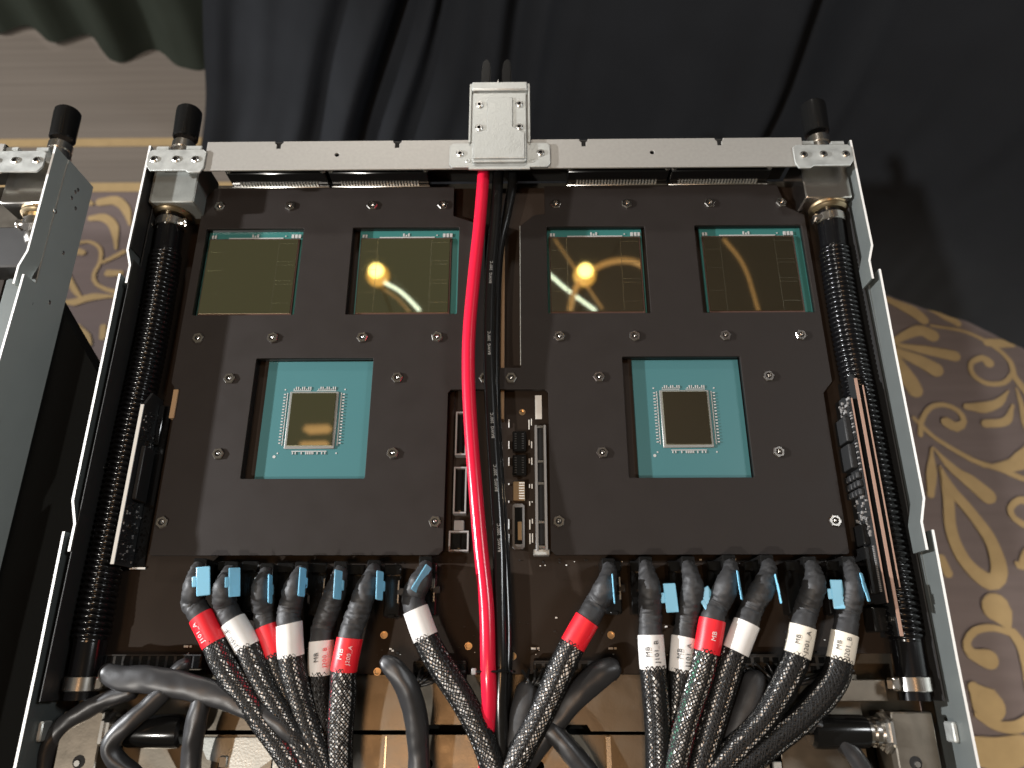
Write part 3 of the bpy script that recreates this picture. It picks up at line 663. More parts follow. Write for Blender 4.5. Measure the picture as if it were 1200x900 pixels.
def make_module():
    t = thing('processor_module', (0, 0, -8), '', 'processor module')
    pb = sheet('module_board', [(-82, -104), (82, -104), (82, 100), (-82, 100)], [], -8.6, -6.8, 'pcb', t, bevel=.1)
    for (x0, x1, y0, y1), (sx0, sx1), (dx0, dx1) in zip(GW, ((-77.2, -17.4), (19.2, 82.6)), ((-75.4, -19.6), (20.6, 76.6))):
        mb = MB(); mb.box(sx0, sx1, 34, 99.2, -6.8, -4.6, b=.1); g = mb.build('accelerator_package', 'green', t, smooth=0)
        mb = MB(); mb.box(dx0-.5, dx1+.9, 37.0, 91.0, -4.6, -3.5); mb.build('die_frame', 'die_edge', g, smooth=0)
        mb = MB(); mb.box(dx0, dx1, 38.2, 90.2, -4.4, -2.9, b=.12); d = mb.build('silicon_die', 'die', g, smooth=0)
        mb = MB(); xa, xb = dx0+.8, dx1-.8
        for xx in (xa+9.5, xb-11): mb.box(xx, xx+.22, 38.6, 89.8, -2.9, -2.885)
        for yy in (45, 58, 60.5, 71.5, 74, 87): mb.box(xb-10.8, xb, yy, yy+.22, -2.9, -2.886)
        for yy in (52, 68, 81): mb.box(xa, xa+9.5, yy, yy+.18, -2.9, -2.886)
        o = mb.build('die_seam', 'die_seam', d, smooth=0); o['kind'] = 'stuff'
        mb = MB(); mb.box(dx0+11, dx1-10, 91.6, 92.3, -4.6, -4.25)
        for k in range(3): mb.box(dx1-4.8+k*2.2, dx1-3.2+k*2.2, 91.8, 94.4, -4.6, -3.9)
        for k in range(2): mb.box(dx0+.2+k*1.8, dx0+1.4+k*1.8, 91.8, 94.0, -4.6, -3.9)
        for k in range(3): mb.box((dx0+dx1)/2-2.2+k*1.6, (dx0+dx1)/2-1.2+k*1.6, 92.6, 94.8-k % 2, -4.6, -4.2)
        mb.box(dx1-9, dx1-8.2, 93, 93.8, -4.6, -4.2)
        mb.build('capacitor_row', 'grey2', g, smooth=0)
    mb = MB(); mb.box(-28.6, 33.8, -66.5, 7.0, -6.8, -4.6, b=.1); g = mb.build('processor_package', 'teal', t, smooth=0)
    mb = MB(); mb.box(-13.9, 14.7, -47.0, -12.4, -4.6, -3.8, b=.3); mb.build('die_frame', 'cpu_frame', g)
    mb = MB(); mb.box(-12.3, 13.3, -45.3, -13.6, -4.4, -2.9, b=.12); mb.build('silicon_die', 'die', g, smooth=0)
    mb = MB()
    for k in range(17):
        y = -44+k*1.85
        mb.box(-17.4, -16.2, y, y+.7, -4.6, -4.0); mb.box(17.0, 18.2, y, y+.7, -4.6, -4.0)
    mb.box(-15.6, -15.1, -45, -13, -4.6, -4.3); mb.box(15.9, 16.4, -45, -13, -4.6, -4.3)
    for k in range(21):
        if 9 <= k <= 11: continue
        x = -12+k*1.2; mb.box(x, x+.6, -11.2, -10.5+1.2*(k % 3 > 0), -4.6, -4.1)
    mb.box(-12.2, -2, -11.9, -11.5, -4.6, -4.3); mb.box(1.6, 12.8, -11.9, -11.5, -4.6, -4.3)
    mb.box(-9.5, 10.5, -48.6, -48.1, -4.6, -4.3)
    for k, x in enumerate((-9, -7.4, -4, -1.4, -.4, .6, 1.6, 2.6, 5, 7.6, 9.4)): mb.box(x, x+.6, -50.2, -48.8, -4.6, -4.1)
    for x, y in ((-17.3, -49.5), (16, -49.5), (-17, -11), (18, -11)): mb.lathe((x, y, -4.6), (0, 0, 1), [(0, .5), (.2, .5)], 8)
    mb.lathe((-19, -51.5, -4.6), (0, 0, 1), [(0, .9), (.15, .9)], 10)
    mb.build('capacitor_ring', 'grey2', g, smooth=0)
    for x, y in [(s*u, yy) for yy, us in ((112.9, (71.5, 26.3)), (20.3, (71.2, 26.7)), (-5.6, (48.9,)), (-51, (48.9,)), (-89.4, (74,))) for u in us for s in (-1, 1)]:
        o = link('hex_nut', HEXN, t, (x, y, 0)); o.rotation_euler.z = random.uniform(0, 1)
    for s in (-1, 1): link('hex_nut', HEXN, t, (s*99.8, -6, 0))
    return t
mod = make_module(); mod2 = copy_tree(mod)
HO = [rrect(a, b, c, d, .8, 2) for a, b, c, d in GW+[CW]]
for m, left in ((mod, True), (mod2, False)):
    m.location.x = (-107.4 if left else 107.4)*S
    cp = sheet('carrier_plate', plate_outline(left), HO, -2.2, 0, 'plate', None, bevel=.22); cp.parent = m; cp.location = (0, 0, .008)
    if not left:
        mb = MB(); mb.box(-94.4, -94.0, 2, 97, -.2, .15); e = mb.build('bright_edge', 'galv'); e.parent = m; e.location = (0, 0, .008)
    # stand-offs and a stiffener wall below the plate so that the windows read as deep wells
    mb = MB()
    for a, b, c_, d in GW+[CW]:
        mb.box(a-1.6, a-.05, c_-1.6, d+1.6, -6.7, -2.3); mb.box(b+.05, b+1.6, c_-1.6, d+1.6, -4.5, -2.3)
        mb.box(a-.04, b+.04, d+.05, d+1.6, -4.5, -2.3)
    sf = mb.build('stiffener', 'black', smooth=0); sf.parent = m; sf.location = (0, 0, .008)
tag(mod, 'left black processor module, beside the red power cable and the left hose', 'processor module', 'processor modules')
tag(mod2, 'right black processor module, beside the rose edged riser card and the right hose', 'processor module', 'processor modules')

# ================================================================== RISER CARDS
random.seed(11)
rc = thing('riser_card', (-198, -70, -9), 'upright black card with one white top edge beside the left coolant hose', 'circuit board')
def upright(pts, x0, x1, m, parent, name, bevel=.1):
    mb = MB(); n = len(pts); vs = [(x0, y, z) for y, z in pts]+[(x1, y, z) for y, z in pts]
    mb.add(vs, [tuple(range(n-1, -1, -1)), tuple(range(n, 2*n))]+[(i, (i+1) % n, n+(i+1) % n, n+i) for i in range(n)]); return mb.build(name, m, parent, bevel=bevel)
upright([(-112.6, -9), (-112.6, 11.4), (-26, 11.4), (-16, 4), (-16, -9)], -198.8, -197.2, 'chip', rc, 'card')
mb = MB(); mb.box(-198.9, -197.1, -113, -25.6, 11.45, 12.1); mb.build('top_edge', 'white', rc)
mb = MB(); mb.box(-198.7, -190, -113.2, -112.2, -8, -7.2); mb.build('bottom_edge', 'white', rc)
mb = MB(); mb.box(-197.1, -194.6, -78, -48, -5, 7, b=.4); mb.build('chip', 'chip', rc)
mb = MB(); mb.box(-197.1, -194, -44, -20, -8, -5, b=.3); mb.box(-197.1, -191, -112, -20, -9, -7.4, b=.3); mb.build('edge_connector', 'black', rc)
for y, z in ((-45, 1), (-92, 4)): mb = MB(); mb.lathe((-197.1, y, z), (1, 0, 0), [(0, 1.5), (.5, 1.5)], 12); mb.build('screw', 'bright', rc)
mb = MB()
for k in range(170):
    y = random.choice((random.uniform(-111, -80), random.uniform(-47, -27))); z = random.uniform(-7, 10); s = random.uniform(.3, 1.3)
    mb.box(-197.15, -196.5, y, y+s, z, z+random.uniform(.3, .9), random.choice((0, 0, 0, 1)))
o = mb.build('surface_components', ['blackm', 'grey'], rc, smooth=0); o['kind'] = 'stuff'
mb = MB(); mb.box(-187.5, -184.6, -30, -12.5, -3, 1.2, b=.3); tag(mb.build('spacer_block', 'tan', rc))
rc = thing('riser_card', (200, -80, -9), 'upright black card stack with three rose copper edges beside the right coolant hose', 'circuit board')
upright([(-148.3, -9), (-148.3, 12), (-12, 12), (-8, 9), (-8, -9)], 199.4, 200.9, 'chip', rc, 'main_card')
mb = MB(); mb.box(199.4, 200.9, -148.5, -12, 12.05, 12.7); mb.build('card_edge', 'pcb_rose', rc)
upright([(-132.5, -8), (-132.5, 12), (-23.5, 12), (-20, 2), (-20, -8)], 195.6, 196.5, 'chip', rc, 'inner_card')
mb = MB(); mb.box(195.75, 196.4, -132.6, -23.6, 12.05, 12.5); mb.build('card_edge', 'pcb_rose', rc)
upright([(-125, -4), (-125, 12), (-16.2, 12), (-16.2, -4)], 203.2, 204.0, 'chip', rc, 'outer_card')
mb = MB(); mb.box(203.3, 203.9, -125.2, -16.1, 12.05, 12.5); mb.build('card_edge', 'pcb_rose', rc)
for y0, y1 in ((-47, -33), (-62, -48.6)): mb = MB(); mb.box(191.6, 195.5, y0, y1, -4.5, 8, b=.4); mb.build('chip', 'chip', rc)
cmb = MB(); cmb.box(192.4, 195.5, -1.7, 1.7, -1.6, 1.6, b=.4); CPK = cmb.mesh('inductor', 'chip')
for y in (-66.5, -71, -75.5):
    for z in (-4, .2, 4.4, 8.4): link('inductor', CPK, rc, (0, y, z))
mb = MB(); mb.box(191, 195.5, -128, -104, -6, 8, b=.5); mb.build('cable_header', 'black', rc)
mb = MB(); mb.box(192, 195.5, -103, -92, -4, 7, b=.5); mb.build('chip', 'black', rc)
mb = MB()
for k in range(26): y = -127+k*.9; mb.box(195.0, 195.6, y, y+.5, 8.4, 9.6, 1)
for k in range(110):
    y = random.uniform(-100, -78) if k < 80 else random.uniform(-33, -24); z = random.uniform(-5, 10); s = random.uniform(.5, 1.6)
    mb.box(194.7, 195.6, y, y+s, z, z+random.uniform(.4, 1.0), random.choice((0, 1, 1)))
for k in range(24): y = -64+k*1.6; mb.box(194.9, 195.6, y, y+.7, 9.2, 11, random.choice((0, 1)))
for k in range(3): mb.box(194.8, 195.6, -30+k*3, -28.6+k*3, 2+k*3, 5+k*3, 1)
o = mb.build('surface_components', ['blackm', 'grey'], rc, smooth=0); o['kind'] = 'stuff'
mb = MB(); mb.box(192, 199.3, -146, -134, -9, 3, b=.5); mb.build('edge_connector', 'black', rc)
mb = MB(); mb.lathe((199.2, -140, 6), (-1, 0, 0), [(0, 1.6), (.5, 1.6)], 12); mb.build('screw', 'bright', rc)
mb = MB(); mb.box(204.2, 207, -136, -126, -4, 9, b=.4); mb.build('end_block', 'chip', rc)

# ================================================================== SLEEVED SIGNAL CABLES
def braid_mb(P, s0, s1, rad, colors, n=21, wid=.50):
    core = MB(); nl = 15; seg = nl*3
    def rf(s, th, w):
        k = (th/(2*PI)*nl) % 1; return rad(s)-1.0+.75*math.sin(PI*k)
    tube(core, P, rf, seg, mi=lambda k: colors[(k//3) % len(colors)], s0=s0, s1=s1, n=max(4, int((s1-s0)/2.2)))
    br = MB(); ta = math.tan(R(40))
    for dr in (-1, 1):
        for k in range(n):
            vs = []; fs = []; m = max(6, int((s1-s0)/.9))
            for i in range(m+1):
                s = s0+(s1-s0)*i/m; p, a, u, w = P.at(s); r = rad(s)
                th = 2*PI*k/n+dr*(s-s0)*ta/r+.07*math.sin(s*.35+k*1.3)+.10*noise.noise((s*.12, k*3.1, dr))
                cell = (s-s0)*ta*2/r/(2*PI/n)
                rr = r+.10*math.sin(PI*cell+(0 if dr > 0 else PI)+k*PI)
                nv = a*math.sin(th)+u*math.cos(th); tv = a*math.cos(th)-u*math.sin(th)
                pt = p+nv*rr; e = (tv*wid*.82)
                vs += [pt-e, pt+nv*.16, pt+e]
            for i in range(m): fs += [(3*i, 3*i+1, 3*i+4, 3*i+3), (3*i+1, 3*i+2, 3*i+5, 3*i+4)]
            br.add(vs, fs)
    return core, br
TABM = MB(); TABM.box(-3.2, 3.2, -7, 7, -.35, .35, b=.3); TABM.box(-5.2, -3.2, -2.4, 2.6, -.3, .3, b=.25); TABM = TABM.mesh('pull_tab', 'blue')
def cable(label, boot, band, braid, bandm, texts, tab, seed, colors=(0, 1, 0, 0, 1), grp='sleeved signal cables'):
    # boot, band, braid: control points (x, y, z) in order from the plug to the front edge
    boot = [(boot[0][0], boot[0][1]+3.5, boot[0][2]+6), (boot[0][0], boot[0][1], boot[0][2]+8), (boot[1][0], boot[1][1], boot[1][2]+6)]+boot[2:]
    pts = boot+band+braid
    vals = [(3.4, 3.0), (4.4, 4.4)]+[(5.7, 5.6)]*(len(boot)-2)+[(6.0, 5.7)]*len(band)+[(5.9, 5.6)]*len(braid)
    P = Path(pts, vals, step=1.5)
    def s_of(q):
        q = Vector(q); i = min(range(len(P.p)), key=lambda i: (P.p[i]-q).length); return P.s[i]
    sa, sb = s_of(band[0]), s_of(band[-1]); x, y, z = boot[1]; tab = ((tab[0][0], tab[0][1], tab[0][2]+7.5),)+tuple(tab[1:])
    t = thing('sleeved_cable', (x, y, -8), label, 'cable', grp)
    mb = MB(); mb.box(x-3.4, x+3.4, y-9, y+7, -6, 12, b=.5); mb.build('plug', 'black', t)
    def rb(s, th, w):
        q = s/(sa+.01); f = .82+.18*min(1, q*2.2); n1 = noise.noise((s*.16+seed*7, math.sin(th)*1.4, math.cos(th)*1.4)); n2 = noise.noise((s*.5+seed*3, math.sin(th)*2.6, math.cos(th)*2.6))
        n3 = noise.noise((s*.9+seed, math.sin(th)*5, math.cos(th)*5)); rid = .10*math.sin(s*1.1+2.2*math.sin(th+seed))*max(0, 1-abs(q-.55)*2.2)
        k = min(1, (1-q)*6+.1); return ((w[0]*f+(.40*n1+.75*(.45-abs(n2)*1.6)+rid+.5*(.3-abs(n3)*1.2))*k), (w[1]*f+(.40*n1+.75*(.45-abs(n2)*1.6)+rid+.5*(.3-abs(n3)*1.2))*k))
    mb = MB(); tube(mb, P, rb, 22, s0=0, s1=sa+1.5, step=.7); mb.build('boot', 'shrink', t, smooth=70)
    rband = lambda s, th, w: (6.5+.12*noise.noise((s*.1, seed, th)), 6.2+.12*noise.noise((s*.1, seed+4, th)))
    mb = MB(); tube(mb, P, rband, 26, s0=sa, s1=sb, n=12); bd = mb.build('label_band', bandm, t, smooth=50)
    for txt, ang, size, ink in texts:
        mb = MB(); wd = max(v.x for v in text2d(txt)[0])*size
        text_on_tube(mb, P, txt, (sa+sb)/2+wd/2, -1, ang, size, 6.78); mb.build('marking', ink, bd, smooth=0)
    rad = lambda s: 6.15+.35*noise.noise((s*.05, seed*2, 0))+.3*math.sin(min(1, max(0, (s-sb)/30))*PI)
    core, br = braid_mb(P, sb-1.5, P.len, rad, colors)
    core.build('wire_bundle', ['w_silver', 'w_black', 'w_red', 'w_green'], t, smooth=60)
    br.build('braided_sleeve', 'braid', t, smooth=80)
    if tab:
        (tx, ty, tz), rx, ry, rz = tab
        o = link('pull_tab', TABM, t, (tx, ty, tz)); o.rotation_euler = (R(rx), R(ry), R(rz))
    return t
E_ = 2
cable('braided cable with the outermost red band reading J101_A at far left of its row', [(-152.6, -117.1, 6), (-151.0, -125.3, 11), (-152.8, -131.4, 13), (-149.4, -136.3, 13)], [(-147.3, -138.8, 13), (-139.0, -151.7, 12)], [(-133.3, -161.2, 11), (-116.4, -182.2, 7), (-98.5, -204.1, 3), (-82.8, -226.2, 0)], 'red', [('J101_A', -.15, 3.4, 'winkd')], ((-145.4, -122.7, 14), 8, 14, 8), 1, (0, 0, 1, 0, 2, 0, 1, 0))
cable('braided cable with white band printed J101_B, right of the outermost red band', [(-136.3, -118.8, 6), (-136.1, -126.2, 11), (-136.4, -133.8, 12), (-133.1, -138.8, 12)], [(-131.5, -141.2, 12), (-122.5, -153.7, 11)], [(-115.7, -165.9, 9), (-99.6, -189.1, 5), (-83.9, -211.7, 1), (-72.4, -229.7, 0)], 'wband', [('J101_B', -.25, 3.4, 'ink')], ((-129.7, -123.2, 14), 8, 52, 12), 2, (0, 0, 1, 0, 1))
cable('braided cable with plain red band tucked behind its neighbours, third from left', [(-117.8, -119.6, 5), (-117.5, -126.0, 9), (-117.2, -136.1, 9), (-115.9, -141.8, 8)], [(-115.3, -143.4, 8), (-109.7, -157.6, 7)], [(-103.8, -169.8, 5), (-91.9, -193.1, 1), (-80.2, -215.7, -2), (-73.2, -230.3, -4)], 'red', [], ((-111.8, -126.4, 13), 2, -88, 4), 3, (0, 1, 1, 0, 1, 1))
cable('braided cable with plain white band between two red banded cables, fourth from left', [(-99.8, -118.9, 6), (-100.4, -125.4, 11), (-103.1, -134.7, 13), (-103.4, -140.5, 13)], [(-102.7, -142.5, 13), (-100.8, -157.7, 11)], [(-98.2, -167.8, 9), (-90.7, -189.1, 4), (-80.4, -211.8, 0), (-73.0, -230.2, -3)], 'wband', [], ((-95.9, -123.2, 14), 4, -103, -2), 4, (0, 0, 1, 0, 1, 0, 1, 1))
cable('thin dark braided cable with white band printed J200_B in red, fifth from left', [(-79.8, -118.7, 4), (-81.3, -127.5, 6), (-87.0, -141.7, 6), (-87.7, -148.3, 6)], [(-87.5, -150.3, 6), (-86.8, -165.9, 5)], [(-86.2, -175.8, 2), (-82.6, -193.3, -2), (-76.9, -216.2, -6), (-74.1, -231.0, -8)], 'wband', [('MB', -.05, 3.2, 'ink'), ('J200_B', .6, 3.0, 'redink')], ((-78.0, -124.5, 14), 4, -112, -2), 5, (1, 1, 1, 0, 1, 1))
cable('braided cable with red band printed MB, last of the left fan', [(-62.6, -118.1, 6), (-64.8, -126.2, 10), (-69.5, -138.8, 12), (-71.9, -146.9, 12)], [(-72.1, -149.3, 12), (-74.1, -164.3, 11)], [(-74.3, -174.4, 8), (-75.1, -191.0, 4), (-74.7, -211.8, 0), (-73.8, -230.2, -3)], 'red', [('MB', -.1, 3.6, 'wband'), ('J200_A', .55, 2.8, 'winkd')], ((-57.2, -124.9, 14), 4, -110, -2), 6, (0, 0, 2, 0, 1, 0, 0))
cable('braided cable with plain white band leaning right toward the red power cable', [(-36.0, -116.4, 6), (-37.8, -123.0, 11), (-41.6, -129.0, 13), (-40.8, -133.2, 14)], [(-39.8, -135.7, 14), (-34.3, -149.0, 13)], [(-28.5, -158.9, 12), (-14.1, -179.8, 8), (-3.2, -200.3, 4), (4.2, -226.0, 0)], 'wband', [], ((-36.5, -121.7, 15), 4, -112, -34), 7, (0, 1, 0, 0, 1, 1, 0))
cable('braided cable with plain red band leaning left toward the black power cables', [(57.7, -117.4, 6), (55.1, -125.6, 11), (51.1, -132.4, 13), (47.4, -138.2, 14)], [(45.6, -140.7, 14), (38.1, -152.6, 13)], [(33.4, -161.2, 12), (22.3, -183.6, 8), (10.7, -203.9, 4), (0.1, -226.0, 0)], 'red', [], ((58.4, -126.8, 15), 2, 82, 4), 8, (0, 0, 1, 0, 0, 1))
cable('braided cable with white band printed MB J101_B, leftmost of the right fan', [(76.7, -116.6, 6), (77.2, -125.5, 10), (77.6, -136.4, 11), (77.0, -145.3, 11)], [(76.9, -147.8, 11), (77.3, -163.2, 10)], [(78.1, -174.4, 8), (78.9, -189.0, 4), (78.6, -209.7, 0), (77.6, -229.9, -3)], 'wband', [('MB', -.55, 3.4, 'ink'), ('J101_B', .12, 3.4, 'ink')], ((87.6, -130.4, 8), 0, 8, 3), 9, (0, 1, 0, 1, 1))
cable('braided cable with white band printed MB J101_A, partly behind a red banded cable', [(98.5, -116.5, 5), (99.1, -125.4, 9), (96.6, -138.7, 9), (94.9, -146.8, 8)], [(94.3, -148.8, 8), (91.9, -164.7, 7)], [(90.8, -175.7, 4), (88.6, -191.1, 0), (85.7, -212.0, -4), (83.0, -230.4, -6)], 'wband', [('MB', -.55, 3.4, 'ink'), ('J101_A', .12, 3.4, 'ink')], ((107.3, -132.1, 8), 0, 16, 28), 10, (1, 0, 1, 1))
cable('braided cable with red band and red and green wires, third of the right fan', [(119.5, -115.8, 6), (115.5, -124.8, 11), (111.7, -132.5, 13), (108.3, -138.3, 14)], [(107.6, -140.7, 14), (103.5, -155.8, 13)], [(100.0, -166.7, 11), (92.1, -186.9, 7), (85.4, -209.4, 3), (80.4, -229.4, 0)], 'red', [('MB', .35, 3.2, 'wband')], ((120.7, -125.1, 14), 0, 70, 3), 11, (0, 3, 0, 2, 0, 1, 0, 2))
cable('braided cable with plain white band leaning down left, fourth of the right fan', [(138.8, -115.8, 6), (133.5, -125.7, 11), (128.5, -134.1, 13), (125.7, -139.8, 13)], [(124.6, -142.3, 13), (118.0, -155.4, 12)], [(113.2, -165.9, 10), (105.5, -187.0, 6), (96.9, -209.5, 2), (90.4, -229.4, 0)], 'wband', [], ((139.3, -126.8, 14), 0, 76, 6), 12, (0, 1, 0, 1, 1))
cable('braided cable with cream band printed MB J201_A, second from the right end', [(160.6, -116.7, 6), (159.3, -124.8, 10), (155.9, -134.9, 12), (152.9, -141.5, 13)], [(152.1, -143.9, 13), (147.7, -157.3, 12)], [(142.6, -166.7, 11), (129.7, -185.0, 8), (110.0, -203.8, 4), (88.9, -222.3, 0)], 'cband', [('MB', -.45, 3.3, 'ink'), ('J201_A', .25, 3.3, 'ink')], ((170.7, -128.8, 8), 0, 6, 0), 13, (1, 0, 1, 0, 1, 1))
cable('braided cable with cream band printed MB J201_B, at the right end of its row', [(180.3, -116.6, 5), (179.4, -125.5, 9), (176.4, -136.5, 11), (173.4, -144.7, 12)], [(172.6, -147.1, 12), (168.5, -159.7, 11)], [(164.0, -169.7, 10), (149.4, -184.2, 8), (127.2, -200.0, 5), (100.9, -218.5, 2)], 'cband', [('MB', -.6, 3.3, 'ink'), ('J201_B', .05, 3.3, 'ink')], ((182.9, -125.8, 12), 0, 58, 8), 14, (1, 1, 0, 1, 1, 0, 1))

# ================================================================== POWER CABLES
t = thing('power_cable', (-10, 100, 10), 'thick glossy red power cable running front to back down the middle', 'cable')
P = Path([(-9, 150, 13), (-9.3, 127.9, 15), (-11.4, 89.8, 14), (-14.0, 56.0, 13), (-16.3, 20.1, 12), (-16.3, -8.7, 11), (-14.2, -41.5, 11), (-11.2, -72.8, 12), (-7.9, -104.4, 13), (-4.4, -134.1, 14), (-3.3, -162.0, 14), (-2.8, -178.2, 10), (-3.8, -197.5, 2), (-4.9, -219.3, -3)], step=2)
mb = MB(); tube(mb, P, lambda s, th, w: 3.8, 20); mb.build('jacket', 'redpvc', t, smooth=60)
t = thing('power_cable', (-2, 100, 10), 'black power cable printed 8AWG 200°C lying close right of the red one', 'cable')
P = Path([(0, 150, 9), (-0.4, 131.6, 10), (-2.2, 93.0, 9), (-4.5, 58.8, 8), (-5.2, 22.4, 7), (-4.4, -7.2, 7), (-2.6, -40.3, 7), (-0.4, -71.9, 8), (1.6, -103.8, 9), (2.3, -133.8, 10), (2.9, -162.0, 10), (2.5, -181.3, 7), (3.3, -200.4, 2), (4.1, -219.3, -3)], step=2)
mb = MB(); tube(mb, P, lambda s, th, w: 3.6, 20); jk = mb.build('jacket', 'blackpvc', t, smooth=60)
for s0 in (100, 146, 196, 226, 258):
    mb = MB(); text_on_tube(mb, P, '8AWG  200°C', s0, -1, .05, 2.3, 3.67); mb.build('marking', 'grey2', jk, smooth=0)
t = thing('power_cable', (6, 100, 0), 'lower black power cable half hidden behind the printed one at the rear', 'cable')
P = Path([(8, 146, 6), (8.8, 128.2, 4), (5.0, 105.1, 2), (-0.3, 75.4, 0), (-1.9, 17.8, -1), (-0.5, -45.0, -2), (3.6, -102.2, -1), (5.6, -145.7, 2), (4.9, -169.8, 4), (4.0, -193.1, 0), (3.2, -219.4, -4)], step=2)
mb = MB(); tube(mb, P, lambda s, th, w: 3.2, 18); mb.build('jacket', 'blackpvc', t, smooth=60)
t = thing('cable_tie', (0.0, -164.7, 12), 'thin black cable tie wrapped round the red and black power cables', 'cable tie')
x, y, z = (0.0, -164.7, 12)
P = Path([(x+9.2*math.cos(a)*1.05, y, z-1+5.8*math.sin(a)) for a in [2*PI*k/16 for k in range(17)]], step=1)
mb = MB(); tube(mb, P, lambda s, th, w: (.55, .55), 8, caps=False); mb.build('strap', 'black', t)
mb = MB(); mb.box(x-11.5, x-9, y-1.5, y+1.5, z-1, z+1.5, b=.4); mb.build('buckle', 'grey', t)

# ================================================================== BLACK LOOM CABLES AT THE FRONT
def loom(name, label, pts, rr, cat='cable', m='loom', seed=0, wires=None):
    t = thing(name, (pts[0][0], pts[0][1], -12), label, cat)
    P = Path(pts, [r if isinstance(r, tuple) else (r, r) for r in rr], step=2)
    def rf(s, th, w):
        e = min(1, .55+s/5)*min(1, .6+(P.len-s)/5); n = noise.noise((s*.07+seed, math.sin(th)*1.1, math.cos(th)*1.1))+.4*noise.noise((s*.2+seed, math.sin(th)*2, math.cos(th)*2))
        return ((w[0]+.7*n)*e, (w[1]+.7*n)*e)
    mb = MB(); tube(mb, P, rf, 20, step=1.4); mb.build('jacket', m, t, smooth=70); return t
loom('loom_cable', 'flat black sleeve sweeping from the left wall under the braided fan', [(-194.6, -163.9, 10), (-184.1, -167.5, 11), (-166.6, -168.6, 12), (-145.5, -172.5, 11), (-124.5, -178.7, 9), (-102.8, -188.9, 8), (-82.3, -204.2, 2)], [(4.4, 2.4), (5.8, 2.9), (6.4, 3.1), (6.4, 3.2), (5.8, 3.4), (5.4, 3.4), (5, 3.4)], seed=1)
loom('loom_cable', 'black sleeve cable bending down at the far left beside the tray wall', [(-175.4, -172.2, 8), (-188.0, -176.8, 8), (-201.5, -183.3, 7), (-211.9, -190.7, 5), (-216.6, -201.3, 3), (-217.6, -215.6, 0), (-217.6, -230.5, -3)], [4.2, 4.2, 4.3, 4.2, 4.4, 4.4, 4.4], seed=2)
loom('loom_cable', 'black sleeve cable kinked over the lower left capped fitting', [(-159.4, -172.1, 10), (-166.8, -179.7, 11), (-176.2, -188.7, 12), (-182.7, -196.2, 11), (-180.8, -202.9, 9), (-170.4, -212.0, 5), (-158.3, -224.5, 0)], [4.4, 4.4, 4.4, 4.2, 4.2, 4.4, 4.4], seed=3)
loom('loom_cable', 'black sleeve cable dropping straight down right of the lower left fitting', [(-142.5, -172.9, 8), (-143.7, -181.4, 8), (-145.5, -191.3, 6), (-146.8, -204.3, 2), (-146.3, -223.0, -2)], [5, 4.9, 4.8, 4.6, 4.6], seed=4)
loom('loom_cable', 'thin black sleeve stub rising to a power socket behind the flat sleeve', [(-152.1, -159.6, 8), (-155.9, -162.7, 8), (-159.4, -167.5, 8), (-164.1, -174.5, 6)], [3.0, 3.6, 3.6, 3.6], seed=5)
loom('loom_cable', 'grey black loose sleeve with open end left of the white banded middle cable', [(-55.4, -158.9, 14), (-48.9, -163.6, 14), (-42.2, -172.8, 11), (-38.1, -187.1, 6), (-36.7, -204.3, 1), (-35.4, -226.5, -3)], [(3.4, 2.4), (5, 4), (6, 5), (5.6, 5), (5.4, 5), (5.4, 5)], seed=6)
loom('loom_cable', 'black taped sleeve leaning right to a power socket, behind the red banded cable', [(61.5, -162.0, 6), (52.1, -165.9, 6), (40.1, -175.6, 5), (29.9, -187.2, 3), (16.5, -204.5, -2), (4.0, -225.1, -6)], [(5, 3.5), (6.6, 4.6), (6, 4.8), (5.4, 4.8), (5, 5), (5, 5)], seed=7)
loom('loom_cable', 'short grey heat shrunk sleeve with bare black wires at its top, centre front', [(17.5, -169.8, 4), (15.8, -174.5, 5), (14.1, -180.7, 5), (10.7, -193.0, 2), (6.5, -215.8, -4)], [(5.4, 4.4), (6.0, 5), (6, 5.2), (5.4, 5), (5, 5)], m='shrink', seed=8)
loom('loom_cable', 'black sleeve cable slanting down right from the centre bundle', [(24.8, -188.3, 4), (29.7, -193.5, 4), (37.7, -201.8, 3), (47.4, -213.4, 0), (56.8, -226.4, -3)], [4.6, 5, 5.2, 5.2, 5], seed=9)
loom('loom_cable', 'black sleeve cable crossing the bare steel panel at lower right', [(145.7, -184.5, 2), (157.0, -189.8, 3), (168.5, -197.3, 2), (176.6, -207.8, 0), (186.6, -222.6, -3)], [4.4, 4.4, 4.2, 4.2, 4.2], seed=10)
loom('loom_cable', 'black sleeve lump below the plain white band of the right fan', [(128.4, -164.3, 4), (127.5, -169.8, 5), (125.0, -176.8, 5), (120.4, -185.3, 3), (111.8, -200.7, -2)], [(5, 4), (6.2, 5), (6.4, 5), (6, 5), (5, 5)], m='shrink', seed=11)
loom('loom_cable', 'wide black taped sleeve behind the cream banded cables', [(148.4, -169.9, 0), (139.8, -174.6, 1), (127.3, -183.9, 0), (116.6, -197.0, -3), (106.8, -219.5, -6)], [(6, 4), (7.5, 5), (7.5, 5), (7, 5), (6, 5)], seed=12)
def wire_fan(label, starts, end, r=.75):
    t = thing('wire_bundle', (end[0], end[1], -10), label, 'wires')
    for k, s in enumerate(starts):
        mid = ((s[0]*.5+end[0]*.5)+random.uniform(-2, 2), s[1]*.45+end[1]*.55, max(s[2], end[2])+3)
        P = Path([s, mid, (end[0]+random.uniform(-2, 2), end[1], end[2]+random.uniform(-1.5, 1.5))], step=1.5)
        mb = MB(); tube(mb, P, lambda s_, th, w: r, 8); mb.build('wire', random.choice(('w_black', 'w_black', 'blackpvc')), t, smooth=60)
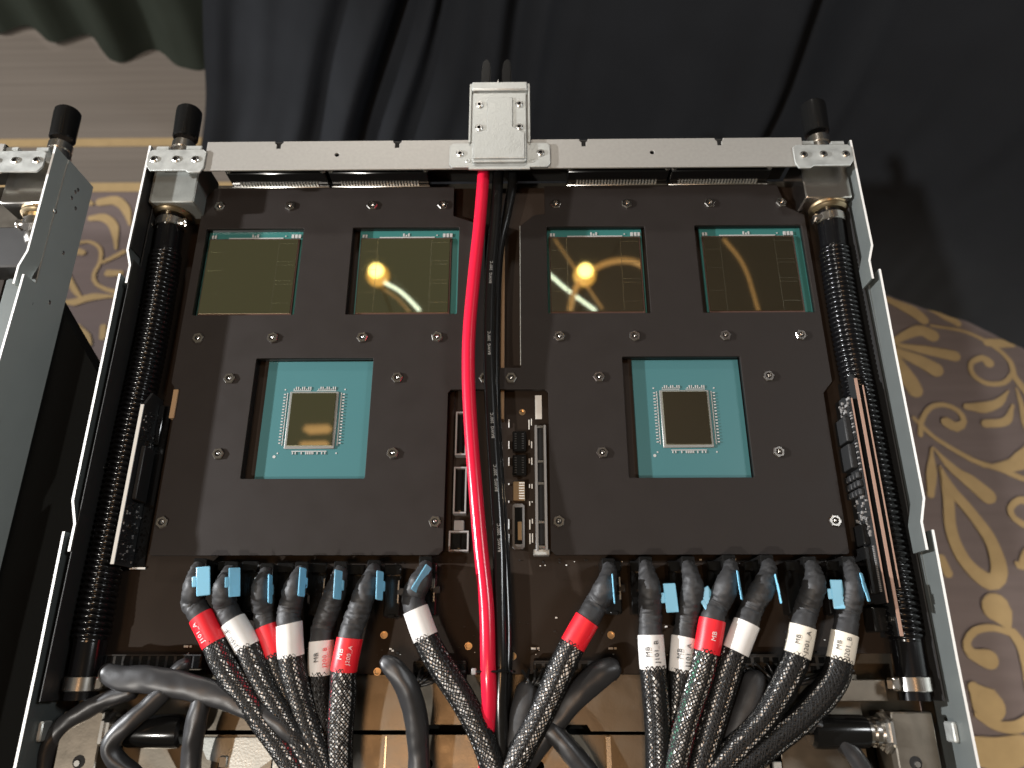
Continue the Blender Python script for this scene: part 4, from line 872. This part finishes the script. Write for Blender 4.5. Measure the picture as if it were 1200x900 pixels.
wire_fan('bare black wires from a power socket into the grey sleeve at centre front', [(13.3, -164.3, 2), (16.8, -163.9, 2), (20.2, -164.3, 2), (23.6, -164.3, 2), (27.0, -165.1, 2)], (17.1, -172.2, 5))
wire_fan('bare dark wires entering the power socket under the flat sleeve at left', [(-185.8, -162.7, 1), (-180.6, -162.3, 1), (-175.4, -162.7, 1), (-170.1, -163.1, 1)], (-160.7, -169.8, 6))
wire_fan('bare black wires under the white banded middle cable', [(-37.3, -163.5, 1), (-32.1, -164.3, 1), (-26.9, -165.1, 1), (-21.7, -165.9, 1)], (-39.3, -172.1, 8), .9)
wire_fan('bare black wires at the right power socket behind the right fan', [(123.6, -161.9, 1), (129.7, -161.1, 1), (136.4, -161.5, 1), (143.1, -162.3, 1), (166.2, -164.3, 0), (172.5, -164.3, 0), (178.9, -164.3, 0)], (141.4, -172.2, 1), .9)

# ================================================================== CEILING LAMPS AND ADDED REFLECTION HELPERS (mirrored by the polished dies)
C0 = Vector((12.987, -165, 400))
def mirrored(p, h):
    d = Vector(p)-C0; d.z = -d.z; return Vector(p)+d*(h/d.z)
for p, lab in (((-74.8, 63.8, -3), 'round warm pendant lamp high above the left half of the tray'), ((52.9, 62.9, -3), 'round warm pendant lamp high above the right half of the tray')):
    q = mirrored(p, 2300)
    t = thing('pendant_lamp', q, lab, 'lamp', 'pendant lamps')
    def ball(name, r, dz, m, parent):
        mb = MB(); mb.lathe((q.x, q.y, q.z-r+dz), (0, 0, 1), [(r-r*math.cos(PI*k/14), max(.5, r*math.sin(PI*k/14))) for k in range(15)], 28); return mb.build(name, m, parent, smooth=80)
    r = 46; g = ball('globe', r, 0, 'globe', t); ball('bulb', 30, -40, 'bulb', g)
    mb = MB(); mb.lathe((q.x, q.y, q.z+r), (0, 0, 1), [(0, 20), (40, 20), (40, 4), (400, 4)], 14); mb.build('stem', 'brass', t)
q = [mirrored(p, 2300) for p in ((43.3, 39.5, -3), (47.9, 55.8, -3), (61.0, 68.9, -3), (76.0, 73.6, -3), (90.0, 69.3, -3), (106.7, 46.6, -3))]
t = thing('arc_lamp', q[3], 'curved amber tube lamp hanging beside the right pendant lamp', 'lamp')
mb = MB(); tube(mb, Path([tuple(v) for v in q], step=30), lambda s, th, w: 12, 10, step=30); mb.build('tube', 'ring', t)
q = [mirrored(p, 2300) for p in ((29.3, 66.1, -3), (42.1, 52.9, -3), (58.7, 38.8, -3))]
t = thing('strip_lamp', q[1], 'slim cool white strip lamp crossing above the right pendant lamp', 'lamp', 'strip lamps')
mb = MB(); tube(mb, Path([tuple(v) for v in q], step=30), lambda s, th, w: 4, 8, step=40); mb.build('tube', 'tube', t)
q = [mirrored(p, 2300) for p in ((-70.8, 59.0, -3), (-59.9, 52.4, -3), (-47.8, 39.5, -3))]
t = thing('strip_lamp', q[1], 'slim cool white strip lamp curving beside the left pendant lamp', 'lamp', 'strip lamps')
mb = MB(); tube(mb, Path([tuple(v) for v in q], step=30), lambda s, th, w: 4, 8, step=40); mb.build('tube', 'tube', t)

def glow_panel(name, quad, m, label):  # unseen glowing panels added to put tan patches into the die's reflection
    q = [mirrored(p, 2300) for p in quad]; t = thing(name, (q[0]+q[2])/2, label, 'lamp')
    mb = MB(); mb.add([(*v.xy, v.z) for v in q]+[(*v.xy, v.z+40) for v in q], [(0, 1, 2, 3), (7, 6, 5, 4), (0, 4, 5, 1), (1, 5, 6, 2), (2, 6, 7, 3), (3, 7, 4, 0)]); mb.build('glow_slab', m, t, bevel=12)
glow_panel('reflection_glow', ((-113.0, -32.6, -3), (-95.4, -32.2, -3), (-95.0, -36.8, -3), (-110.5, -37.7, -3)), 'panel', 'unseen tan glow panel added overhead for the left square chip to mirror')
glow_panel('reflection_glow', ((-112.9, -42.8, -3), (-96.4, -42.4, -3), (-96.3, -44.4, -3), (-113.2, -44.8, -3)), 'panel', 'unseen narrow tan glow panel added for the lower edge of the left square chip')

for pts, lab, m, r in ((((141.0, 88.5, -3), (151.6, 68.8, -3), (157.1, 35.9, -3)), 'thin amber tube lamp mirrored down the far right square chip', 'ring', 5),
                       (((35.0, 89.3, -3), (46.2, 69.6, -3), (62.9, 39.9, -3)), 'thin dim amber tube added for a streak behind the right pendant lamp', 'ring', 3.5),
                       (((-71.5, 54.8, -3), (-61.7, 47.7, -3), (-53.9, 38.3, -3)), 'thin dim amber tube added for a streak beside the left strip lamp', 'ring', 3)):
    q = [mirrored(p, 2300) for p in pts]; t = thing('streak_tube', q[1], lab, 'lamp')  # thin glowing tubes added so the dies mirror more streaks
    mb = MB(); tube(mb, Path([tuple(v) for v in q], step=30), lambda s, th, w: r, 8, step=40); mb.build('tube', m, t)

q = [mirrored(p, 2650) for p in ((18.0, 108.4, -3), (230.4, 106.7, -3), (202.5, -57.8, -3), (51.0, -57.3, -3))]
mb = MB(); mb.prism([(v.x, v.y) for v in q], 2650, 2690)
tag(mb.build('reflection_board', 'dim_board', smooth=0), 'unseen brown board added overhead to darken what the right chips mirror', 'reflection board')  # unseen board added and shaped to darken the right dies' reflections
